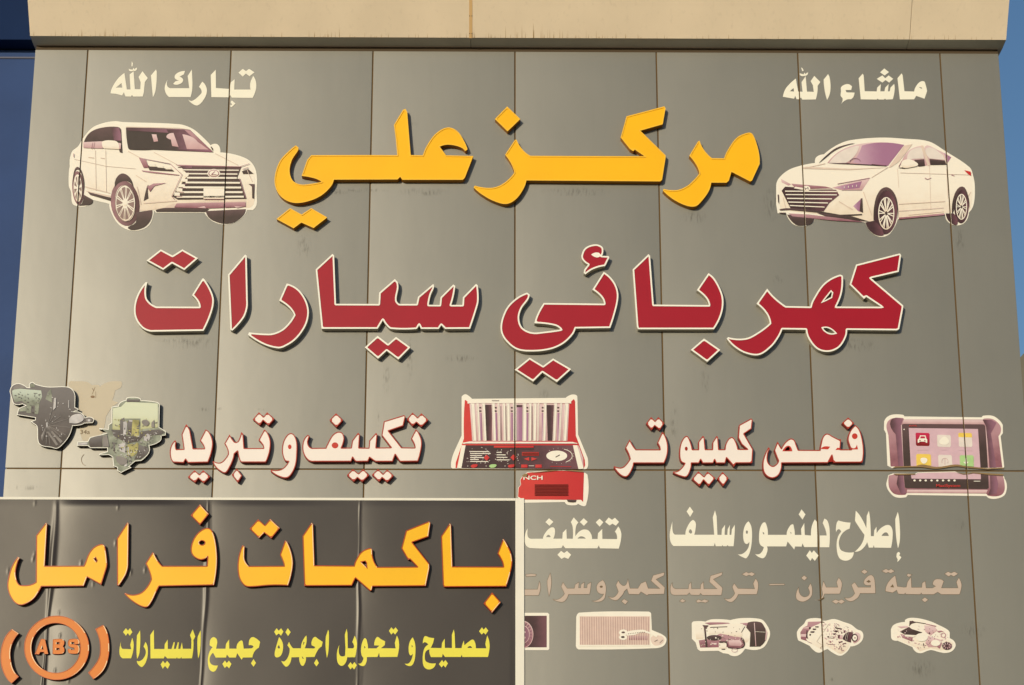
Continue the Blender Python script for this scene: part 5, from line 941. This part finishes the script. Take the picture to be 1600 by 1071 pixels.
board('pale printed picture board of an ABS pump with valves, left of the cream letters',
 '@cut 1032,330 1092,324 1110,292~ 1165,268 1172,248~ 1240,240~ 1298,252 1305,272 1455,288~ 1477,312 1472,520 1535,558 1532,595 1492,600 1480,650~ 1380,690 1383,745~ 1345,798~ 1305,830 1250,835 1195,882 1217,893 1150,925~ 1120,942 1085,922 1085,892 1050,880 1040,795 1005,775 917,778 922,764 992,745 992,712 835,712 812,692 712,692 714,655 812,650 832,612 930,590 988,572 985,545 918,540 920,528 1000,538 1005,495 1032,478',
 [('base', D_gr2), ('yellow', D_yg, ['@cut 1045,345 1120,330 1165,285 1460,300 1460,520 1300,540 1300,440 1120,440 1110,545 1040,540']), ('dark', D_base, ['@cut 1110,450 1150,430 1160,600 1290,610 1300,560 1400,545 1470,540 1530,570 1480,590 1330,600 1280,650 1180,670 1050,600 1035,545 1110,545', '@cut 825,640~ 860,612~ 945,595 945,700 835,705', '@cut 1180,460 1240,460 1215,600 1180,590', '@cut 1170,262 1295,262 1290,285 1175,288', '@cut 1280,680 1370,710 1370,750~ 1300,815 1240,820 1280,740', '@cut 1045,660 1060,660 1065,740 1050,740']),
  ('brass', D_br, ['@cut 1225,450 1285,455 1285,605 1215,600', '@cut 1180,680 1282,670 1275,750 1230,790 1180,780', '@cut 1390,600 1400,600 1400,610 1390,610']), ('light', D_lt, ['@cut 1140,470 1180,465 1165,590 1140,600', '@cut 1340,600~ 1370,580~ 1390,620~ 1360,650~ 1330,630~', '@cut 1090,680 1160,660 1160,760 1110,740', '@cut 1150,840 1175,850 1172,880 1150,885', '@cut 1195,452 1225,455 1225,470 1195,468', '@cut 1180,705 1190,700 1195,770 1185,775', '@cut 720,665 810,660 808,680 722,685']),
  ('fine_dark', D_base, specks('@cut 1050,480 1460,460 1520,570 1370,700 1330,800 1130,920 1060,800 960,600', 110, 31, 0.5, 2.0)), ('fine_light', D_lt, specks('@cut 1040,560 1500,560 1370,690 1330,790 1120,910 1060,800', 80, 32, 0.4, 1.6)), ('fine_olive', D_br, specks('@cut 1050,440 1460,440 1460,540 1280,700 1100,880 1060,600', 40, 33, 0.5, 2.0)),
  ('plum', D_grey, ['@cut 950,600 990,590 1010,700 950,700', '@cut 1310,470~ 1350,450~ 1380,480~ 1350,510~', '@cut 1400,480 1425,450 1430,520 1400,520', '@cut 1070,800~ 1120,790~ 1180,830~ 1120,870~'])])
# pale patch where an old sticker was peeled off, with the letters left on it
V_old = mat('peeled_patch', alb(206, 188, 154), 0.6, var=0.04)
pp = word('sticker_remains', 'pale peeled sticker remains with the characters 34a between the two cut out boards', None, ['@cut 640,100~ 700,95~ 800,100~ 850,132 908,130~ 925,145 1000,102~ 1110,95~ 1128,110~ 1115,155 1065,180 1050,240~ 1035,270 1095,295 1040,325 980,420 950,560~ 900,640 830,660 760,640 740,560 730,420~ 725,300~ 690,190~ 640,150'], V_old, 0.002, True, 'sticker', part='patch')
text('34a', pp, 124.5, 678.4, 7.0, mat('old_ink', alb(122, 100, 74), 0.7), 0.0036, 1.15)
joinflat(pp, 'ink_mark', mat('old_ink2', alb(150, 122, 92), 0.7), 0.0034, [E('cut', 857, 238, 20, 12, n=12), bar('cut', 852, 160, 870, 185, 5), bar('cut', 880, 150, 852, 215, 4), bar('cut', 885, 190, 885, 250, 3), *arcs('cut', 800, 820, 48, 55, 4, 10, 100, 240)])
# dirt curls where the vinyl of the faded row has torn at the joint
sc = word('torn_flap', 'torn dark flap of vinyl hanging at the panel joint in the lowest line', None, ['@X 215,905 240,895 262,880 278,880 268,892 245,906'], M_seal, 0.004, False, 'sticker', part='flap')
# grime: smears and drip marks on the panels, thin and ragged
def grime_mat():
    m = bpy.data.materials.new('grime'); m.use_nodes = True; n = m.node_tree; L = n.links; p = n.nodes['Principled BSDF']
    p.inputs['Base Color'].default_value = (0.05, 0.043, 0.03, 1); p.inputs['Roughness'].default_value = 0.8; p.inputs['Specular IOR Level'].default_value = 0.1
    g = n.nodes.new('ShaderNodeNewGeometry'); tc = n.nodes.new('ShaderNodeTexCoord')
    mp_ = n.nodes.new('ShaderNodeMapping'); mp_.inputs['Scale'].default_value = (60, 60, 14); L.new(g.outputs['Position'], mp_.inputs[0])
    no = n.nodes.new('ShaderNodeTexNoise'); no.inputs['Scale'].default_value = 1.0; no.inputs['Detail'].default_value = 6; L.new(mp_.outputs[0], no.inputs['Vector'])
    mr = n.nodes.new('ShaderNodeMapRange'); mr.inputs[1].default_value = 0.48; mr.inputs[2].default_value = 0.75; mr.inputs[4].default_value = 0.45; L.new(no.outputs['Fac'], mr.inputs[0])
    le = n.nodes.new('ShaderNodeVectorMath'); le.operation = 'DISTANCE'; le.inputs[1].default_value = (0.5, 0.5, 0.5); L.new(tc.outputs['Generated'], le.inputs[0])
    sx_ = n.nodes.new('ShaderNodeSeparateXYZ'); L.new(tc.outputs['Generated'], sx_.inputs[0]); cb = n.nodes.new('ShaderNodeCombineXYZ'); cb.inputs[1].default_value = 0.5
    L.new(sx_.outputs[0], cb.inputs[0]); L.new(sx_.outputs[2], cb.inputs[2]); L.new(cb.outputs[0], le.inputs[0])
    m2 = n.nodes.new('ShaderNodeMapRange'); m2.inputs[1].default_value = 0.5; m2.inputs[2].default_value = 0.05; L.new(le.outputs['Value'], m2.inputs[0])
    mu = n.nodes.new('ShaderNodeMath'); mu.operation = 'MULTIPLY'; L.new(mr.outputs[0], mu.inputs[0]); L.new(m2.outputs[0], mu.inputs[1]); L.new(mu.outputs[0], p.inputs['Alpha'])
    return m
M_grime = grime_mat()
gr = empty('grime_marks', (0, 0, px(800, 600).z), 'faint dark smears and drip marks scattered over the wall panels', 'stain')
gv = [(604, 590, 14, 60), (850, 625, 20, 44), (1102, 590, 12, 60), (475, 385, 24, 50), (300, 535, 90, 26), (900, 300, 120, 16), (1330, 540, 100, 24), (660, 300, 90, 14), (1085, 340, 50, 22), (640, 560, 10, 90), (1205, 320, 30, 60), (1053, 660, 12, 70), (1440, 1045, 50, 34), (1520, 985, 46, 30), (1500, 375, 20, 50), (1500, 820, 16, 24), (1216, 437, 22, 16), (640, 192, 34, 12), (515, 300, 90, 10), (318, 640, 22, 8), (345, 638, 22, 8), (590, 655, 6, 46),
      (150, 605, 12, 16), (40, 762, 60, 10), (560, 298, 110, 7), (1300, 1062, 8, 8), (270, 532, 60, 8), (980, 980, 50, 40), (410, 640, 20, 5), (720, 560, 60, 14), (310, 1000, 8, 8)]
for u, v_, ww_, hh_ in gv:
    sheet('smear', [[Vector((u-ww_/2, v_-hh_/2)), Vector((u+ww_/2, v_-hh_/2)), Vector((u+ww_/2, v_+hh_/2)), Vector((u-ww_/2, v_+hh_/2))]], [], 0.0014, M_grime, gr)['kind'] = 'stuff'
print('objects', len(bpy.data.objects))
